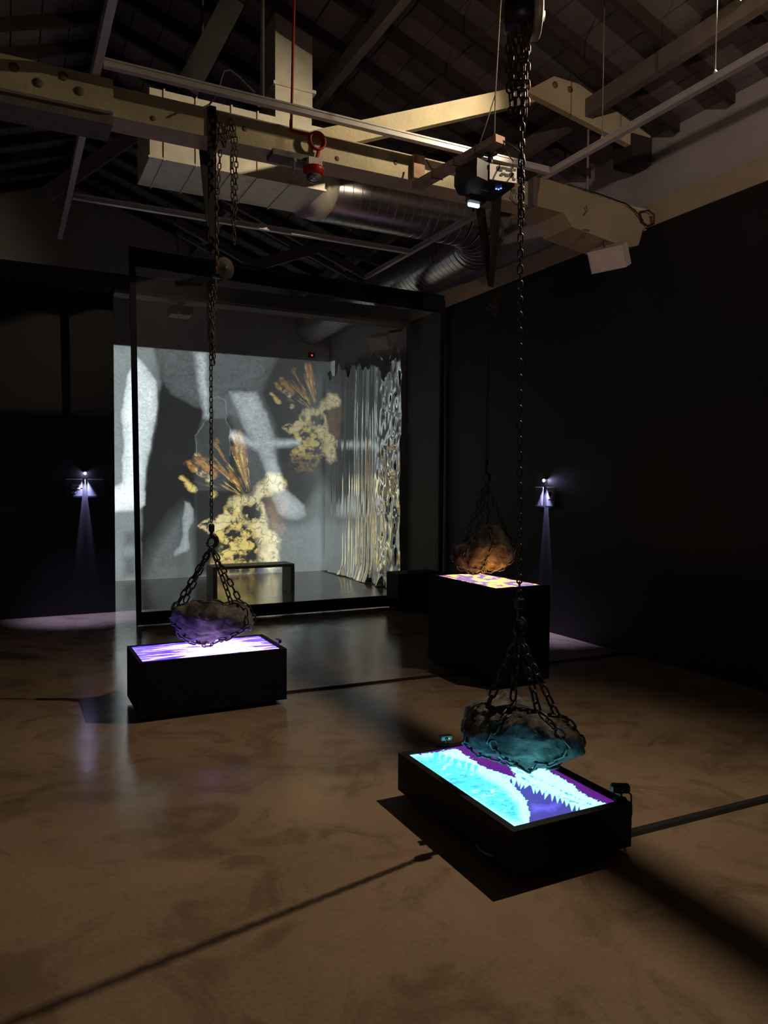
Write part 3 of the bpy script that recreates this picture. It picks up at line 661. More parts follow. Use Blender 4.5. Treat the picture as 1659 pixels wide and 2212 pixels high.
def screen_mat(name, rgb, k):
    m = bpy.data.materials.new(name); m.use_nodes = True; nt = m.node_tree; b = nt.nodes['Principled BSDF']
    it = nt.nodes.new('ShaderNodeTexImage'); it.image = image(name, rgb); it.extension = 'EXTEND'
    tc = nt.nodes.new('ShaderNodeTexCoord'); nt.links.new(tc.outputs['UV'], it.inputs[0])
    b.inputs['Base Color'].default_value = (.01, .01, .01, 1); b.inputs['Roughness'].default_value = .15
    nt.links.new(it.outputs[0], b.inputs['Emission Color']); b.inputs['Emission Strength'].default_value = k
    return m
def plinth(name, label, lo, hi, ztop, foot, bez, m, uv):
    (x0, y0), (x1, y1) = lo, hi
    t = thing(name, label, 'plinth', ((x0 + x1) / 2, (y0 + y1) / 2, 0), 'black plinths with screens in their tops')
    wt = .016
    MB().box((x0 + foot, y0 + foot, 0), (x1 - foot, y1 - foot, .04)).build('foot', BLACKBOX, t)
    MB().box((x0, y0, .036), (x1, y1, ztop - .03)).build('body', BLACKBOX, t)
    rim = MB().box((x0, y0, ztop - .03), (x1, y0 + bez[0], ztop)).box((x0, y1 - bez[1], ztop - .03), (x1, y1, ztop))
    rim.box((x0, y0 + bez[0], ztop - .03), (x0 + bez[2], y1 - bez[1], ztop)).box((x1 - bez[3], y0 + bez[0], ztop - .03), (x1, y1 - bez[1], ztop)).build('rim', BLACKBOX, t)
    a, b, c, d = x0 + bez[2], x1 - bez[3], y0 + bez[0], y1 - bez[1]; zs = ztop - .006
    o = MB().add([(a, c, zs), (b, c, zs), (b, d, zs), (a, d, zs), (a, c, zs - .02), (b, c, zs - .02), (b, d, zs - .02), (a, d, zs - .02)],
                 [(0, 1, 2, 3), (7, 6, 5, 4), (4, 5, 1, 0), (5, 6, 2, 1), (6, 7, 3, 2), (7, 4, 0, 3)]).build('screen', m, t)
    ul = o.data.uv_layers.new(name='UVMap')
    ctr = np.array([(a + b) / 2, (c + d) / 2]) - ORG[t.name][:2]
    for p in o.data.polygons:
        for li in p.loop_indices:
            v = o.data.vertices[o.data.loops[li].vertex_index].co
            s = (v.x - (ctr[0] - (b - a) / 2)) / (b - a); q = (v.y - (ctr[1] - (d - c) / 2)) / (d - c)
            ul.data[li].uv = uv(s, q)
    return t
S1 = screen_mat('violet_picture', pic_violet(), SCREEN_K['violet'])
S2 = screen_mat('ember_picture', pic_ember(), SCREEN_K['ember'])
S3 = screen_mat('teal_picture', pic_teal(1.81, 2.355, 2.41, 3.30, .222), SCREEN_K['teal'])
pL = plinth('screen_plinth', 'low black plinth with a glowing violet screen under the purple-lit rock', (.775, 5.12), (1.80, 5.70), .405, .06, (.03, .03, .025, .04), S1, lambda s, q: (s, q))
pR = plinth('screen_plinth', 'tall black plinth with an orange speckled screen beside the black wall', (3.375, 4.76), (3.90, 5.80), .795, .03, (.04, .10, .02, .05), S2, lambda s, q: (q, s))
pN = plinth('screen_plinth', 'lowest black plinth with a bright cyan and violet screen', (1.775, 2.37), (2.405, 3.345), .228, .06, (.04, .045, .035, .05), S3, lambda s, q: (s, q))
MB().tube([(q[0], q[1], q[2]) for q in (on(1029, 1826, 0, 1.768), on(1036, 1835, 0, 1.764), on(1048, 1843, 0, 1.764), on(1066, 1849, 0, 1.768))], .004, 6).build('cable_stub', GREYCORD, pN)

# ================================================================== ROCKS
HR = np.array([MR[0][0], MR[0][1], 0]); HR /= np.linalg.norm(HR); DP = np.array([-HR[1], HR[0], 0])
class Rock:
    def __init__(s, name, label, c, prof, depth, seed, m, amp=.035, pw=.72):
        s.c = np.array(c, float); s.depth = depth; s.seed = seed; s.amp = amp; s.pw = pw; s.taper = .72
        th = np.array([math.atan2(v, h) for h, v in prof]); rr = np.array([math.hypot(h, v) for h, v in prof])
        o = np.argsort(th); th, rr = th[o], rr[o]; s.th = np.concatenate([th - 2 * np.pi, th, th + 2 * np.pi]); s.rr = np.tile(rr, 3)
        import bmesh
        bm = bmesh.new(); bmesh.ops.create_icosphere(bm, subdivisions=6, radius=1)
        for v in bm.verts: v.co = Vector(s.surf(np.array(v.co)) - s.c)
        me = bpy.data.meshes.new(name); bm.to_mesh(me); bm.free(); me.materials.append(m)
        me.polygons.foreach_set('use_smooth', [True] * len(me.polygons))
        o = bpy.data.objects.new(name, me); link(o); o.location = tuple(s.c); tag(o, label, 'rock', 'rocks hung on chains'); ORG[o.name] = s.c
        s.o = o
    def surf(s, d, lift=0.0):
        d = d / np.linalg.norm(d); h, p, v = d @ HR, d @ DP, d[2]
        m = math.hypot(h, v); t = math.atan2(v, h); r = np.interp(t, s.th, s.rr)
        mm = m ** s.pw if m > 0 else 0
        vn = v * mm / (m + 1e-9); ph = s.depth * math.copysign(abs(p) ** .85, p) * (1 - s.taper * min(1, max(0, .25 - vn)))
        q = HR * (r * math.cos(t) * mm) + DP * ph + np.array([0, 0, r * math.sin(t) * mm])
        w = Vector(q * 4.2) + Vector((s.seed * 3.7, s.seed * 1.3, 0))
        k = (mnoise.ridged_multi_fractal(w, 0.9, 2.1, 5, 0.9, 2.0, noise_basis='PERLIN_ORIGINAL') - 1.2) * s.amp
        k += mnoise.noise(Vector(q * 9) + Vector((s.seed, 0, 0))) * s.amp * .35 + (abs(mnoise.noise(Vector(q * 17) + Vector((0, 0, s.seed)))) - .2) * s.amp * .55 + mnoise.noise(Vector(q * 40)) * s.amp * .16
        cell = mnoise.voronoi(Vector(q * 4.5) + Vector((0, s.seed, 0)))[0]; k += (cell[1] - cell[0] - .25) * s.amp * .5
        n = q / (np.linalg.norm(q) + 1e-9)
        return s.c + q + n * (k + lift)
def pxprof(cx, cy, pts, Y):
    c = on(cx, cy, 1, Y); out = []
    dist = (c - CAM) @ MR[2]
    for x, y in pts: out.append(((x - cx) / F_ * dist, -(y - cy) / F_ * dist))
    return c, out
RM1 = rock_material('grey_violet_rock', (0.40, 0.36, 0.32), (0.05, 0.042, 0.038))
RM2 = rock_material('tan_rock', (0.40, 0.34, 0.27), (0.06, 0.05, 0.04))
RM3 = rock_material('grey_brown_rock', (0.36, 0.34, 0.30), (0.045, 0.042, 0.04))
c, pf = pxprof(458, 1342, [(372, 1332), (378, 1306), (400, 1301), (440, 1300), (480, 1303), (515, 1302), (538, 1316), (543, 1340), (547, 1355), (530, 1362), (500, 1374), (470, 1384), (430, 1390), (405, 1384), (392, 1365), (380, 1345)], 5.36)
rk1 = Rock('hanging_rock', 'wedge shaped rock lit violet from below, hung over the violet screen', c, pf, .20, 1, RM1, .026, .45)
c, pf = pxprof(1046, 1190, [(976, 1200), (980, 1182), (1000, 1172), (1020, 1155), (1036, 1136), (1062, 1128), (1090, 1142), (1104, 1165), (1111, 1198), (1102, 1222), (1080, 1236), (1050, 1238), (1020, 1238), (990, 1224), (978, 1212)], 5.24)
rk2 = Rock('hanging_rock', 'tan rock glowing orange underneath, hung over the tall plinth', c, pf, .22, 2, RM2, .026, .5)
c, pf = pxprof(1125, 1590, [(988, 1575), (1002, 1540), (1030, 1518), (1080, 1508), (1130, 1508), (1180, 1524), (1225, 1555), (1258, 1590), (1262, 1612), (1240, 1630), (1205, 1648), (1160, 1658), (1110, 1652), (1060, 1632), (1015, 1608)], 2.86)
rk3 = Rock('hanging_rock', 'grey rock lit teal from below, hung low over the cyan screen', c, pf, .21, 3, RM3, .026, .55)

# ================================================================== CHAIN SLINGS AND HOISTS
def hook(parent, p, s, m):
    x, y, z = p; R = .045 * s; pts = [(x, y, z + .13 * s), (x, y, z + .06 * s)]
    for k in range(9):
        a = math.radians(100 - k * 34); pts.append((x + R * math.cos(a) * .9, y, z + R * math.sin(a)))
    return MB().tube(pts, [.012 * s, .013 * s, .015 * s, .017 * s, .018 * s, .018 * s, .017 * s, .014 * s, .011 * s, .008 * s, .005 * s], 8).build('hook', m, parent)
def sling(rock, top, legs, pitch, m, label):
    t = thing('chain_sling', label, 'chain', tuple(top), 'chain slings around the rocks')
    a = [(top[0] + .028 * math.cos(k * math.pi / 6), top[1], top[2] + .036 * math.sin(k * math.pi / 6)) for k in range(12)]
    MB().tube(a, .007, 6, closed=True).build('master_ring', m, t)
    for az, e0, e1, twist in legs:
        pts = [Vector(top) - Vector((0, 0, .03))]
        for i in range(12):
            e = math.radians(e0 + (e1 - e0) * i / 11); z_ = math.radians(az + twist * i / 11)
            d = HR * (math.cos(e) * math.cos(z_)) + DP * (math.cos(e) * math.sin(z_)) + np.array([0, 0, math.sin(e)])
            pts.append(Vector(rock.surf(d, pitch * .12)))
        chain(t, pts, pitch, m)
    return t
tp1 = on(457, 1172, 1, 5.30); tp2 = on(1050, 1034, 1, 5.24); tp3 = on(1121, 1358, 1, 2.86)
sling(rk1, tp1, [(182, 24, -85, 30), (205, 35, -88, 60), (-12, 40, -80, -50), (18, 35, -85, 30)], .052, DARKSTEEL, 'dark chain sling spread around the violet-lit rock')
sling(rk2, tp2, [(185, 20, -80, 25), (215, 62, -85, 60), (-75, 75, -85, -30), (-20, 40, -85, 30)], .052, DARKSTEEL, 'dark chain sling spread around the orange-lit rock')
sling(rk3, tp3, [(195, 45, -80, 30), (235, 60, -85, 30), (-50, 55, -85, -30), (-15, 35, -80, 20)], .050, DARKSTEEL, 'dark chain sling spread around the teal-lit rock')

def strap(parent, x, y0, y1, ztop, zbot, wd, zend, xe, ye):
    # webbing loop round the beam, then two tails running down to the hoist
    a = [(x, y0 - .008, zbot), (x, y0 - .008, ztop + .008), (x, y1 + .008, ztop + .008), (x, y1 + .008, zbot)]
    mb = MB()
    for p, q in zip(a[:-1], a[1:]):
        up = (0, 1, 0) if abs(p[2] - q[2]) > 1e-6 else (0, 0, 1)
        pa, qa = Vector(p), Vector(q); ex = (qa - pa).normalized() * .006
        mb.beam(pa - ex, qa + ex, wd, .010, up)
    for p in (a[0], a[-1]):
        n = 8; prev = None; ring = []
        for k in range(n + 1):
            f = k / n; P = Vector(p).lerp(Vector((xe, ye, zend)), f); w2 = wd * (1 - .45 * f * f) * .5
            ring.append((P - Vector((w2, 0, 0)), P + Vector((w2, 0, 0))))
        vs = []; fs = []
        for l, r in ring: vs += [l + Vector((0, -.005, 0)), r + Vector((0, -.005, 0)), r + Vector((0, .005, 0)), l + Vector((0, .005, 0))]
        for k in range(n):
            for i in range(4): j = (i + 1) % 4; fs.append((k * 4 + i, k * 4 + j, k * 4 + 4 + j, k * 4 + 4 + i))
        fs += [(3, 2, 1, 0), tuple(n * 4 + i for i in range(4))]; mb.add(vs, fs)
    return mb.build('strap', WEBBING, parent)
def hoist_block(parent, p, ax, s, m1, m2):
    body = MB().lathe(p, ax, [(.055 * s, -.06 * s), (.068 * s, -.05 * s), (.068 * s, .05 * s), (.055 * s, .06 * s)], 20).build('hoist_body', m1, parent)
    MB().lathe(tuple(Vector(p) + Vector(ax).normalized() * .06 * s), ax, [(.085 * s, 0), (.095 * s, .008 * s), (.095 * s, .03 * s), (.085 * s, .038 * s), (.03 * s, .038 * s), (.02 * s, .055 * s)], 24).build('chain_wheel', m2, body)
    return body

# left hoist
hl = thing('chain_hoist', 'rusty chain hoist strapped to the beam above the violet-lit rock', 'chain hoist', (1.287, 5.24, 3.07))
strap(hl, 1.262, 5.12, 5.345, 4.115, 3.925, .058, 3.17, 1.286, 5.20)
hoist_block(hl, (1.335, 5.22, 3.075), (.35, -1, 0), .82, BLACKPLASTIC, WHEEL)
def pz(x, y0, y1, Y=5.22): return [tuple(on(x, y0, 1, Y)), tuple(on(x, y1, 1, Y))]
chain(hl, [tuple(on(455, 605, 1, 5.25)), tuple(on(457, 1128, 1, 5.28))], .036, DARKSTEEL)
for xa, xb, ya, yb in ((464, 464, 325, 420), (476, 470, 325, 420), (468, 468, 420, 590), (501, 503, 325, 480), (511, 508, 325, 470), (505, 506, 475, 528)):
    chain(hl, [tuple(on(xa, ya, 1, 5.08)), tuple(on(xb, yb, 1, 5.12))], .036, RUST)
chain(hl, [tuple(on(449, 612, 1, 5.2)), tuple(on(452, 735, 1, 5.2))], .032, RUST)
chain(hl, [tuple(on(466, 605, 1, 5.15)), tuple(on(460, 700, 1, 5.15)), tuple(on(461, 788, 1, 5.15))], .034, RUST)
chain(hl, [tuple(on(460, 615, 1, 5.17)), tuple(on(457, 700, 1, 5.17)), tuple(on(463, 785, 1, 5.17))], .034, RUST)
for pts in (((469, 250), (473, 285), (484, 318)), ((484, 318), (492, 290), (497, 258)), ((497, 258), (502, 285), (503, 322)), ((499, 255), (508, 285), (510, 322)), ((464, 325), (470, 300), (472, 265))):
    chain(hl, [tuple(on(px, py, 1, 5.09)) for px, py in pts], .036, RUST)
bp = on(457, 1140, 1, 5.29)
MB().box(tuple(bp - [.018, .018, .03]), tuple(bp + [.018, .018, .025]), .006).build('swivel', BLACKPLASTIC, hl)
hook(hl, (tp1[0], tp1[1], tp1[2] + .01), .95, BLACKPLASTIC)
# right hoist
hr = thing('chain_hoist', 'dark chain hoist on black straps above the orange-lit rock', 'chain hoist', (3.607, 5.24, 3.15))
strap(hr, 3.585, 5.12, 5.345, 4.115, 3.925, .085, 3.24, 3.61, 5.22)
hoist_block(hr, (3.61, 5.21, 3.11), (.5, -1, 0), .8, BLACKPLASTIC, WHEEL)
chain(hr, [tuple(on(1056, 655, 1, 5.24)), tuple(on(1051, 1000, 1, 5.24))], .036, BLACKCORD)
chain(hr, [tuple(on(1068, 640, 1, 5.18)), tuple(on(1069, 690, 1, 5.18))], .034, DARKSTEEL)
chain(hr, [tuple(on(1061, 455, 1, 5.10)), tuple(on(1062, 560, 1, 5.12))], .036, RUST)
MB().box(tuple(tp2 + [-.016, -.016, .10]), tuple(tp2 + [.016, .016, .16]), .005).build('swivel', BLACKPLASTIC, hr)
hook(hr, (tp2[0], tp2[1], tp2[2] + .01), .85, BLACKPLASTIC)
# near hoist, hung from the roof
hx, hy = 2.11, 2.86
hn = thing('chain_hoist', 'large cream cased chain hoist above the teal-lit rock', 'chain hoist', (hx, hy, 3.69))
hoist_block(hn, (hx - .0, hy, 3.735), (1, -.55, .0), 1.05, BLACKPLASTIC, CASING)
MB().tube([(hx, hy, 3.80), (hx, hy, 4.3), (hx + .25, hy, roofz(hx + .25) - .2)], .008, 8).build('suspension_cable', DARKSTEEL, hn)
chain(hn, [(hx + .03, hy, 3.66), tuple(on(1122, 700, 1, hy)), tuple(on(1122, 1292, 1, hy))], .036, DARKSTEEL)
for xa, xb, ya, yb in ((1098, 1100, 75, 200), (1106, 1108, 70, 235), (1114, 1113, 60, 250), (1128, 1126, 60, 470), (1140, 1137, 40, 250), (1146, 1137, 40, 130)):
    chain(hn, [tuple(on(xa, ya, 1, hy - .05)), tuple(on(xb, yb, 1, hy - .05))], .038, RUST)
chain(hn, [tuple(on(1100, 200, 1, hy - .05)), tuple(on(1104, 245, 1, hy - .05)), tuple(on(1113, 250, 1, hy - .05))], .038, RUST)
MB().box(tuple(tp3 + [-.02, -.02, .095]), tuple(tp3 + [.02, .02, .145]), .006).build('swivel', DARKSTEEL, hn)
hook(hn, (tp3[0], tp3[1], tp3[2] + .012), .80, DARKSTEEL)

# ================================================================== PROJECTORS
arm0, arm1 = Vector((2.84, 5.12, 3.885)), Vector((3.0, 4.26, 3.925))
ar = thing('timber_outrigger', 'raw timber arm reaching out from the beam to the projector', 'timber arm', (2.84, 5.12, 3.88))
MB().beam(arm0, arm1, .085, .05).build('bar', mat('weathered_timber', (.33, .245, .185), .7, var=.25, scale=10), ar)
MB().beam(arm1, arm1 + (arm1 - arm0).normalized() * .012, .088, .052).build('cut_end', RAWWOOD, ar)
MB().box((2.80, 5.085, 3.935), (2.895, 5.12, 4.11)).build('block', RAWWOOD, ar)
for f in (.28, .55, .80):
    p = arm0.lerp(arm1, f); MB().tube([p + Vector(q) for q in ((-.048, 0, -.03), (-.048, 0, .032), (.048, 0, .032), (.048, 0, -.03))], .004, 6, closed=True).build('cable_tie', BLACKCORD, ar)
MB().tube([arm0.lerp(arm1, .15) + Vector((-.01, 0, .15)), arm0.lerp(arm1, .2) + Vector((0, 0, .07)), arm0.lerp(arm1, .28) + Vector((.02, 0, .03))], .006, 6).build('cable', BLACKCORD, ar)
for px_, py_ in ((1068, 300), (1036, 312)):
    a = on(px_, py_, 1, 4.30 if px_ > 1050 else 4.42)
    b_ = on(1070, 205, 1, 4.30)
    MB().tube([tuple(a), tuple(b_), (b_[0] + .10, 4.35, roofz(3.1) - .1)] if px_ > 1050 else [tuple(a), tuple(b_)], .0045, 6).build('hanging_wire', GREYCORD, ar)

pj = thing('projector', 'black ceiling projector hanging from the timber arm with blue indicator lights', 'projector', (2.99, 4.42, 3.66))
ZU = 3.645
def und(x, y): q = on(x, y, 2, ZU); return (q[0], q[1], 0)
hull = [und(981, 403), und(990, 421), und(1066, 437), und(1114, 401), und(1056, 392), und(1030, 380)]
cxy = np.mean(hull, 0)
body = MB().prism(hull, (0, 0, ZU), (0, 0, ZU + .075)).build('body', BLACKPLASTIC, pj)
MB().prism([tuple(cxy + (np.array(q) - cxy) * .96) for q in hull], (0, 0, ZU + .07), (0, 0, ZU + .125)).build('top_shell', BLACKPLASTIC, pj)
a_, b_ = Vector(hull[4]), Vector(hull[3]); nb = Vector((b_.y - a_.y, a_.x - b_.x, 0)).normalized() * .012
MB().prism([a_ - nb * .3, b_ - nb * .3, b_ + nb, a_ + nb], (0, 0, ZU + .012), (0, 0, ZU + .115)).build('rear_panel', OFFWHITE, pj)
for f, z, w, h in ((.36, .09, .04, .03), (.48, .10, .018, .014), (.57, .10, .018, .014), (.66, .095, .02, .02), (.76, .095, .02, .02), (.5, .06, .026, .014), (.64, .055, .03, .018), (.82, .06, .03, .03), (.93, .10, .016, .016), (.42, .05, .02, .012), (.9, .035, .02, .014)):
    z += ZU
    p = a_.lerp(b_, f) + nb; tt = (b_ - a_).normalized() * (w / 2); MB().prism([p - tt - nb * .5, p + tt - nb * .5, p + tt + nb * .3, p - tt + nb * .3], (0, 0, z - h / 2), (0, 0, z + h / 2)).build('port', BLACKPLASTIC, pj)
BLUE = emit('blue_indicator', (.10, .18, 1.0), 6.0)
for i, (px_, py_) in enumerate(((1072, 408), (1077, 409), (1082, 407))):
    p = on(px_, py_, 2, ZU - .002); MB().lathe(tuple(p), (0, 0, -1), [(.006, -.002), (.006, .002), (.003, .004)], 8).build('indicator', BLUE, pj)
p = on(1046, 411, 2, ZU); MB().box((p[0] - .03, p[1] - .004, ZU - .003), (p[0] + .03, p[1] + .004, ZU + .002)).build('nameplate', GREYPLASTIC, pj)
lc = Vector(on(1028, 431, 2, ZU))
MB().box((lc.x - .07, lc.y - .03, ZU - .02), (lc.x + .07, lc.y + .03, ZU + .06)).build('lens_hood', BLACKPLASTIC, pj)
MB().box((lc.x - .045, lc.y + .02, ZU - .042), (lc.x + .05, lc.y + .045, ZU - .004), .006).build('lens_glass', emit('lit_lens', (.72, .85, 1.0), 1.8), pj)
MB().lathe((3.0, 4.36, 3.765), (0, 0, 1), [(.05, 0), (.05, .01), (.018, .015), (.018, .10), (.05, .105)], 14).build('ceiling_mount', BLACKPLASTIC, pj)
for dx in (-.07, .07):
    MB().beam((3.0, 4.36, 3.83), (3.0 + dx, 4.42, 3.77), .02, .012).build('mount_leg', BLACKPLASTIC, pj)
MB().tube([(3.02, 4.26, 3.93), (3.09, 4.22, 3.88), (3.16, 4.20, 3.84), (3.17, 4.19, 3.77), (3.14, 4.19, 3.73)], .005, 6).build('cable', BLACKCORD, pj)
MB().tube([(3.02, 4.26, 3.92), (3.06, 4.23, 3.82), (3.07, 4.19, 3.77), (3.06, 4.18, 3.72)], .004, 6).build('cable', BLACKCORD, pj)
for k in range(3):
    o_ = .012 * k
    MB().tube([(3.20 + o_, 4.40, 3.68), (3.24 + o_, 4.38, 3.63), (3.22 + o_, 4.37, 3.57), (3.18 + o_, 4.38, 3.61), (3.21 + o_, 4.39, 3.68)], .005, 6).build('cable_bundle', BLACKCORD, pj)

pb = thing('projector', 'small dark projector clamped under the far truss', 'projector', (2.0, 9.72, 3.80))
MB().box((1.86, 9.62, 3.71), (2.14, 9.90, 3.82), .02).build('body', BLACKPLASTIC, pb)
MB().lathe((2.0, 9.90, 3.76), (0, 1, 0), [(.035, 0), (.035, .015), (.028, .02)], 16).build('lens', CLEAR, pb)
MB().box((1.97, 9.70, 3.82), (2.03, 9.76, 3.925)).build('clamp', DARKSTEEL, pb)
MB().tube([(1.93, 9.61, 3.74), (1.97, 9.59, 3.70), (2.03, 9.59, 3.685), (2.09, 9.60, 3.70), (2.12, 9.61, 3.74)], .008, 6).build('cable', OFFWHITE, pb)

imgB, (bx0, bx1, bz0, bz1) = picture_back(); DB = YB - PB[1]
lb = gobo_light('projector_beam_figure', PB, PROJ_BACK_W, image('figure_slide', imgB), ((bx0 - PB[0]) / DB, (bx1 - PB[0]) / DB), ((bz0 - PB[2]) / DB, (bz1 - PB[2]) / DB), 130)
imgA, (a0, a1, b0, b1) = picture_splash()
la = gobo_light('projector_beam_splash', tuple(lc + Vector((0, .07, -.03))), PROJ_ROOM_W, image('splash_slide', imgA), (a0, a1), (b0, b1), 75)

# ================================================================== WHITE SPEAKERS, SUBWOOFER, BENCH
def speaker(name, label, c, s, yaw):
    t = thing(name, label, 'speaker', tuple(c), 'small white loudspeakers')
    R = Matrix.Rotation(yaw, 3, 'Z') @ Matrix.Rotation(math.radians(28), 3, 'X'); C_ = Vector(c)
    prof = [(-.17, -.09), (.17, -.09), (.17, .03), (.13, .10), (-.13, .10), (-.17, .03)]
    vs = [C_ + R @ (Vector((x, y, z)) * s) for z in (-.10, .10) for x, y in prof]
    MB().add(vs, [tuple(range(5, -1, -1)), tuple(range(6, 12))] + [(i, (i + 1) % 6, 6 + (i + 1) % 6, 6 + i) for i in range(6)]).build('cabinet', OFFWHITE, t)
    vs = [C_ + R @ (Vector((x, -.093, z)) * s) for x, z in ((-.155, -.085), (.155, -.085), (.155, .085), (-.155, .085))]
    MB().add(vs + [v + R @ Vector((0, -.006 * s, 0)) for v in vs], [(3, 2, 1, 0), (4, 5, 6, 7), (0, 1, 5, 4), (1, 2, 6, 5), (2, 3, 7, 6), (3, 0, 4, 7)]).build('grille', OFFWHITE, t)
    vs = [C_ + R @ (Vector((x, y, -.103)) * s) for x, y in ((-.02, -.03), (.02, -.03), (.02, .0), (-.02, .0))]
    MB().add(vs + [v + R @ Vector((0, 0, .006)) for v in vs], [(0, 1, 2, 3), (7, 6, 5, 4), (0, 4, 5, 1), (1, 5, 6, 2), (2, 6, 7, 3), (3, 7, 4, 0)]).build('input_plate', INK, t)
    return t
s1 = speaker('loudspeaker', 'white loudspeaker hung under the boxed end of the cream beam', (4.76, 5.06, 3.60), .95, math.radians(-70))
MB().tube([(4.76, 5.10, 3.68), (4.80, 5.12, 3.72), (4.84, 5.13, 3.74)], .022, 8).build('bracket', OFFWHITE, s1)
MB().tube([(4.70, 5.06, 3.67), (4.66, 5.05, 3.70), (4.68, 5.06, 3.73)], .004, 6).build('cable', BLACKCORD, s1)
s2 = speaker('loudspeaker', 'white loudspeaker high on the side wall of the far room', (4.97, 10.0, 3.70), 1.0, math.radians(-60))
MB().tube([(5.0, 10.0, 3.76), (5.12, 10.0, 3.86), (XR + .05, 10.0, 3.90)], .02, 8).build('bracket', DARKSTEEL, s2)

sw = thing('subwoofer', 'black floor loudspeaker box against the wall beside the scrim', 'speaker', (4.70, 8.50, 0))
MB().box((4.38, 8.28, .03), (5.00, 8.62, .47), .01).build('cabinet', BLACKBOX, sw)
MB().box((4.41, 8.268, .06), (4.97, 8.28, .44)).build('grille', BLACKCLOTH, sw)
for fx in (4.43, 4.95):
    for fy in (8.32, 8.58): MB().lathe((fx, fy, 0), (0, 0, 1), [(.02, 0), (.02, .032)], 10).build('foot', BLACKPLASTIC, sw)
MB().lathe((4.62, 8.45, .47), (0, 0, 1), [(.025, 0), (.025, .012), (.01, .018)], 12).build('knob', DARKSTEEL, sw)

be = thing('bench', 'plain grey white bench standing in the far room before the projection', 'bench', (3.2, 10.55, 0))
MB().box((2.56, 10.36, .385), (3.76, 10.74, .425), .004).build('seat', BENCHM, be)
for xa in (2.56, 3.70): MB().box((xa, 10.36, 0), (xa + .06, 10.74, .386)).build('leg', BENCHM, be)

sn = on(673, 768, 1, YB - .03)
se = thing('wall_sensor', 'small dark sensor with a red light high on the far wall', 'sensor', tuple(sn))
MB().box((sn[0] - .06, YB - .05, sn[2] - .04), (sn[0] + .06, YB, sn[2] + .05), .008).build('case', BLACKPLASTIC, se)
MB().lathe((sn[0], YB - .05, sn[2]), (0, -1, 0), [(.016, 0), (.016, .004), (.008, .008)], 10).build('indicator', emit('red_indicator', (1, .06, .05), 2.0), se)

# ================================================================== WEBCAMS
def webcam(label, p, yaw, s=1.0, cord=None):
    t = thing('webcam', label, 'webcam', tuple(p), 'webcams on the plinths'); R = Matrix.Rotation(yaw, 3, 'Z'); P = Vector(p)
    def bx(lo, hi, nm, m, par=None):
        mb = MB().box(lo, hi, .006 * s); mb.v = [tuple(P + R @ (Vector(v) * s)) for v in mb.v]; return mb.build(nm, m, par or t)
    bx((-.025, -.012, 0), (.025, .012, .012), 'clip', BLACKPLASTIC); bx((-.008, -.006, .01), (.008, .006, .032), 'stem', BLACKPLASTIC)
    b = bx((-.036, -.016, .03), (.036, .014, .062), 'body', BLACKPLASTIC); f = bx((-.031, -.020, .034), (.031, -.015, .058), 'face', GREYPLASTIC)
    MB().lathe(tuple(P + R @ (Vector((.0, -.020, .046)) * s)), R @ Vector((0, -1, 0)), [(.009 * s, 0), (.009 * s, .004), (.005 * s, .005)], 12).build('lens', BLACKPLASTIC, t)
    MB().lathe(tuple(P + R @ (Vector((.013, -.020, .047)) * s)), R @ Vector((0, -1, 0)), [(.003 * s, 0), (.003 * s, .003)], 8).build('indicator', emit('green_indicator', (.3, 1, .5), 1.5), t)
    if cord: MB().tube(cord, .004, 6).build('cord', BLACKCORD, t)
    return t
webcam('webcam with a green indicator clipped on the far rim of the cyan screen plinth', (2.045, 3.325, .228), math.radians(-12), .95)
webcam('dark webcam on a stalk at the corner of the cyan screen plinth', (2.375, 2.41, .228), math.radians(150), 1.15, [(2.40, 2.40, .27), (2.44, 2.41, .24), (2.455, 2.42, .15), (2.44, 2.43, .05), (2.42, 2.44, .008)])
webcam('webcam on the right rim of the violet screen plinth', (1.775, 5.24, .405), math.radians(100), .8)

# ================================================================== FLOOR CABLES
def strip(name, label, a, b, w, h):
    a, b = Vector(a), Vector(b); t = (b - a).normalized(); n = Vector((-t.y, t.x, 0))
    prof = [(-w / 2, 0), (-w / 4, h), (w / 4, h), (w / 2, 0)]
    vs = [p + n * o + Vector((0, 0, z)) for p in (a, b) for o, z in prof]
    return solo(name, MB().add(vs, [(3, 2, 1, 0), (4, 5, 6, 7)] + [(i, (i + 1) % 4, 4 + (i + 1) % 4, 4 + i) for i in range(4)]), BLACKCLOTH, label, 'cable cover', tuple(a), 'taped cables across the floor')
strip('cable_cover', 'flat black taped cable from the violet screen plinth to the tall plinth', (1.76, 5.40, .0), (3.40, 5.33, .0), .06, .012)
strip('cable_cover', 'flat black taped cable from the tall plinth to the black wall', (3.87, 5.30, .0), (XR, 5.27, .0), .06, .012)
strip('cable_cover', 'flat black taped cable from the cyan screen plinth to the black wall', (2.36, 2.52, .0), (XR, 2.44, .0), .065, .014)

# ================================================================== RED BEACON AND CORD
bc = on(678, 372, 1, 5.08)
be_ = thing('warning_beacon', 'red warning beacon with a clear dome under the cream beam', 'beacon', tuple(bc))
MB().box((bc[0] - .055, 5.05, bc[2] + .035), (bc[0] + .055, 5.13, bc[2] + .095), .006).build('base', OFFWHITE, be_)
MB().lathe((bc[0], 5.085, bc[2] + .04), (0, 0, -1), [(.060, 0), (.078, .012), (.078, .03), (.065, .055), (.06, .062)], 24).build('housing', RED, be_)
MB().lathe((bc[0], 5.085, bc[2] - .022), (0, 0, -1), [(.058, 0), (.056, .018), (.044, .038), (.022, .05), (.005, .053)], 24).build('dome', CLEAR, be_)
MB().lathe((bc[0], 5.085, bc[2] - .02), (0, 0, -1), [(.02, 0), (.03, .012), (.012, .028)], 12).build('reflector', mat('mirror_reflector', (.8, .8, .85), .15, 1.0), be_)
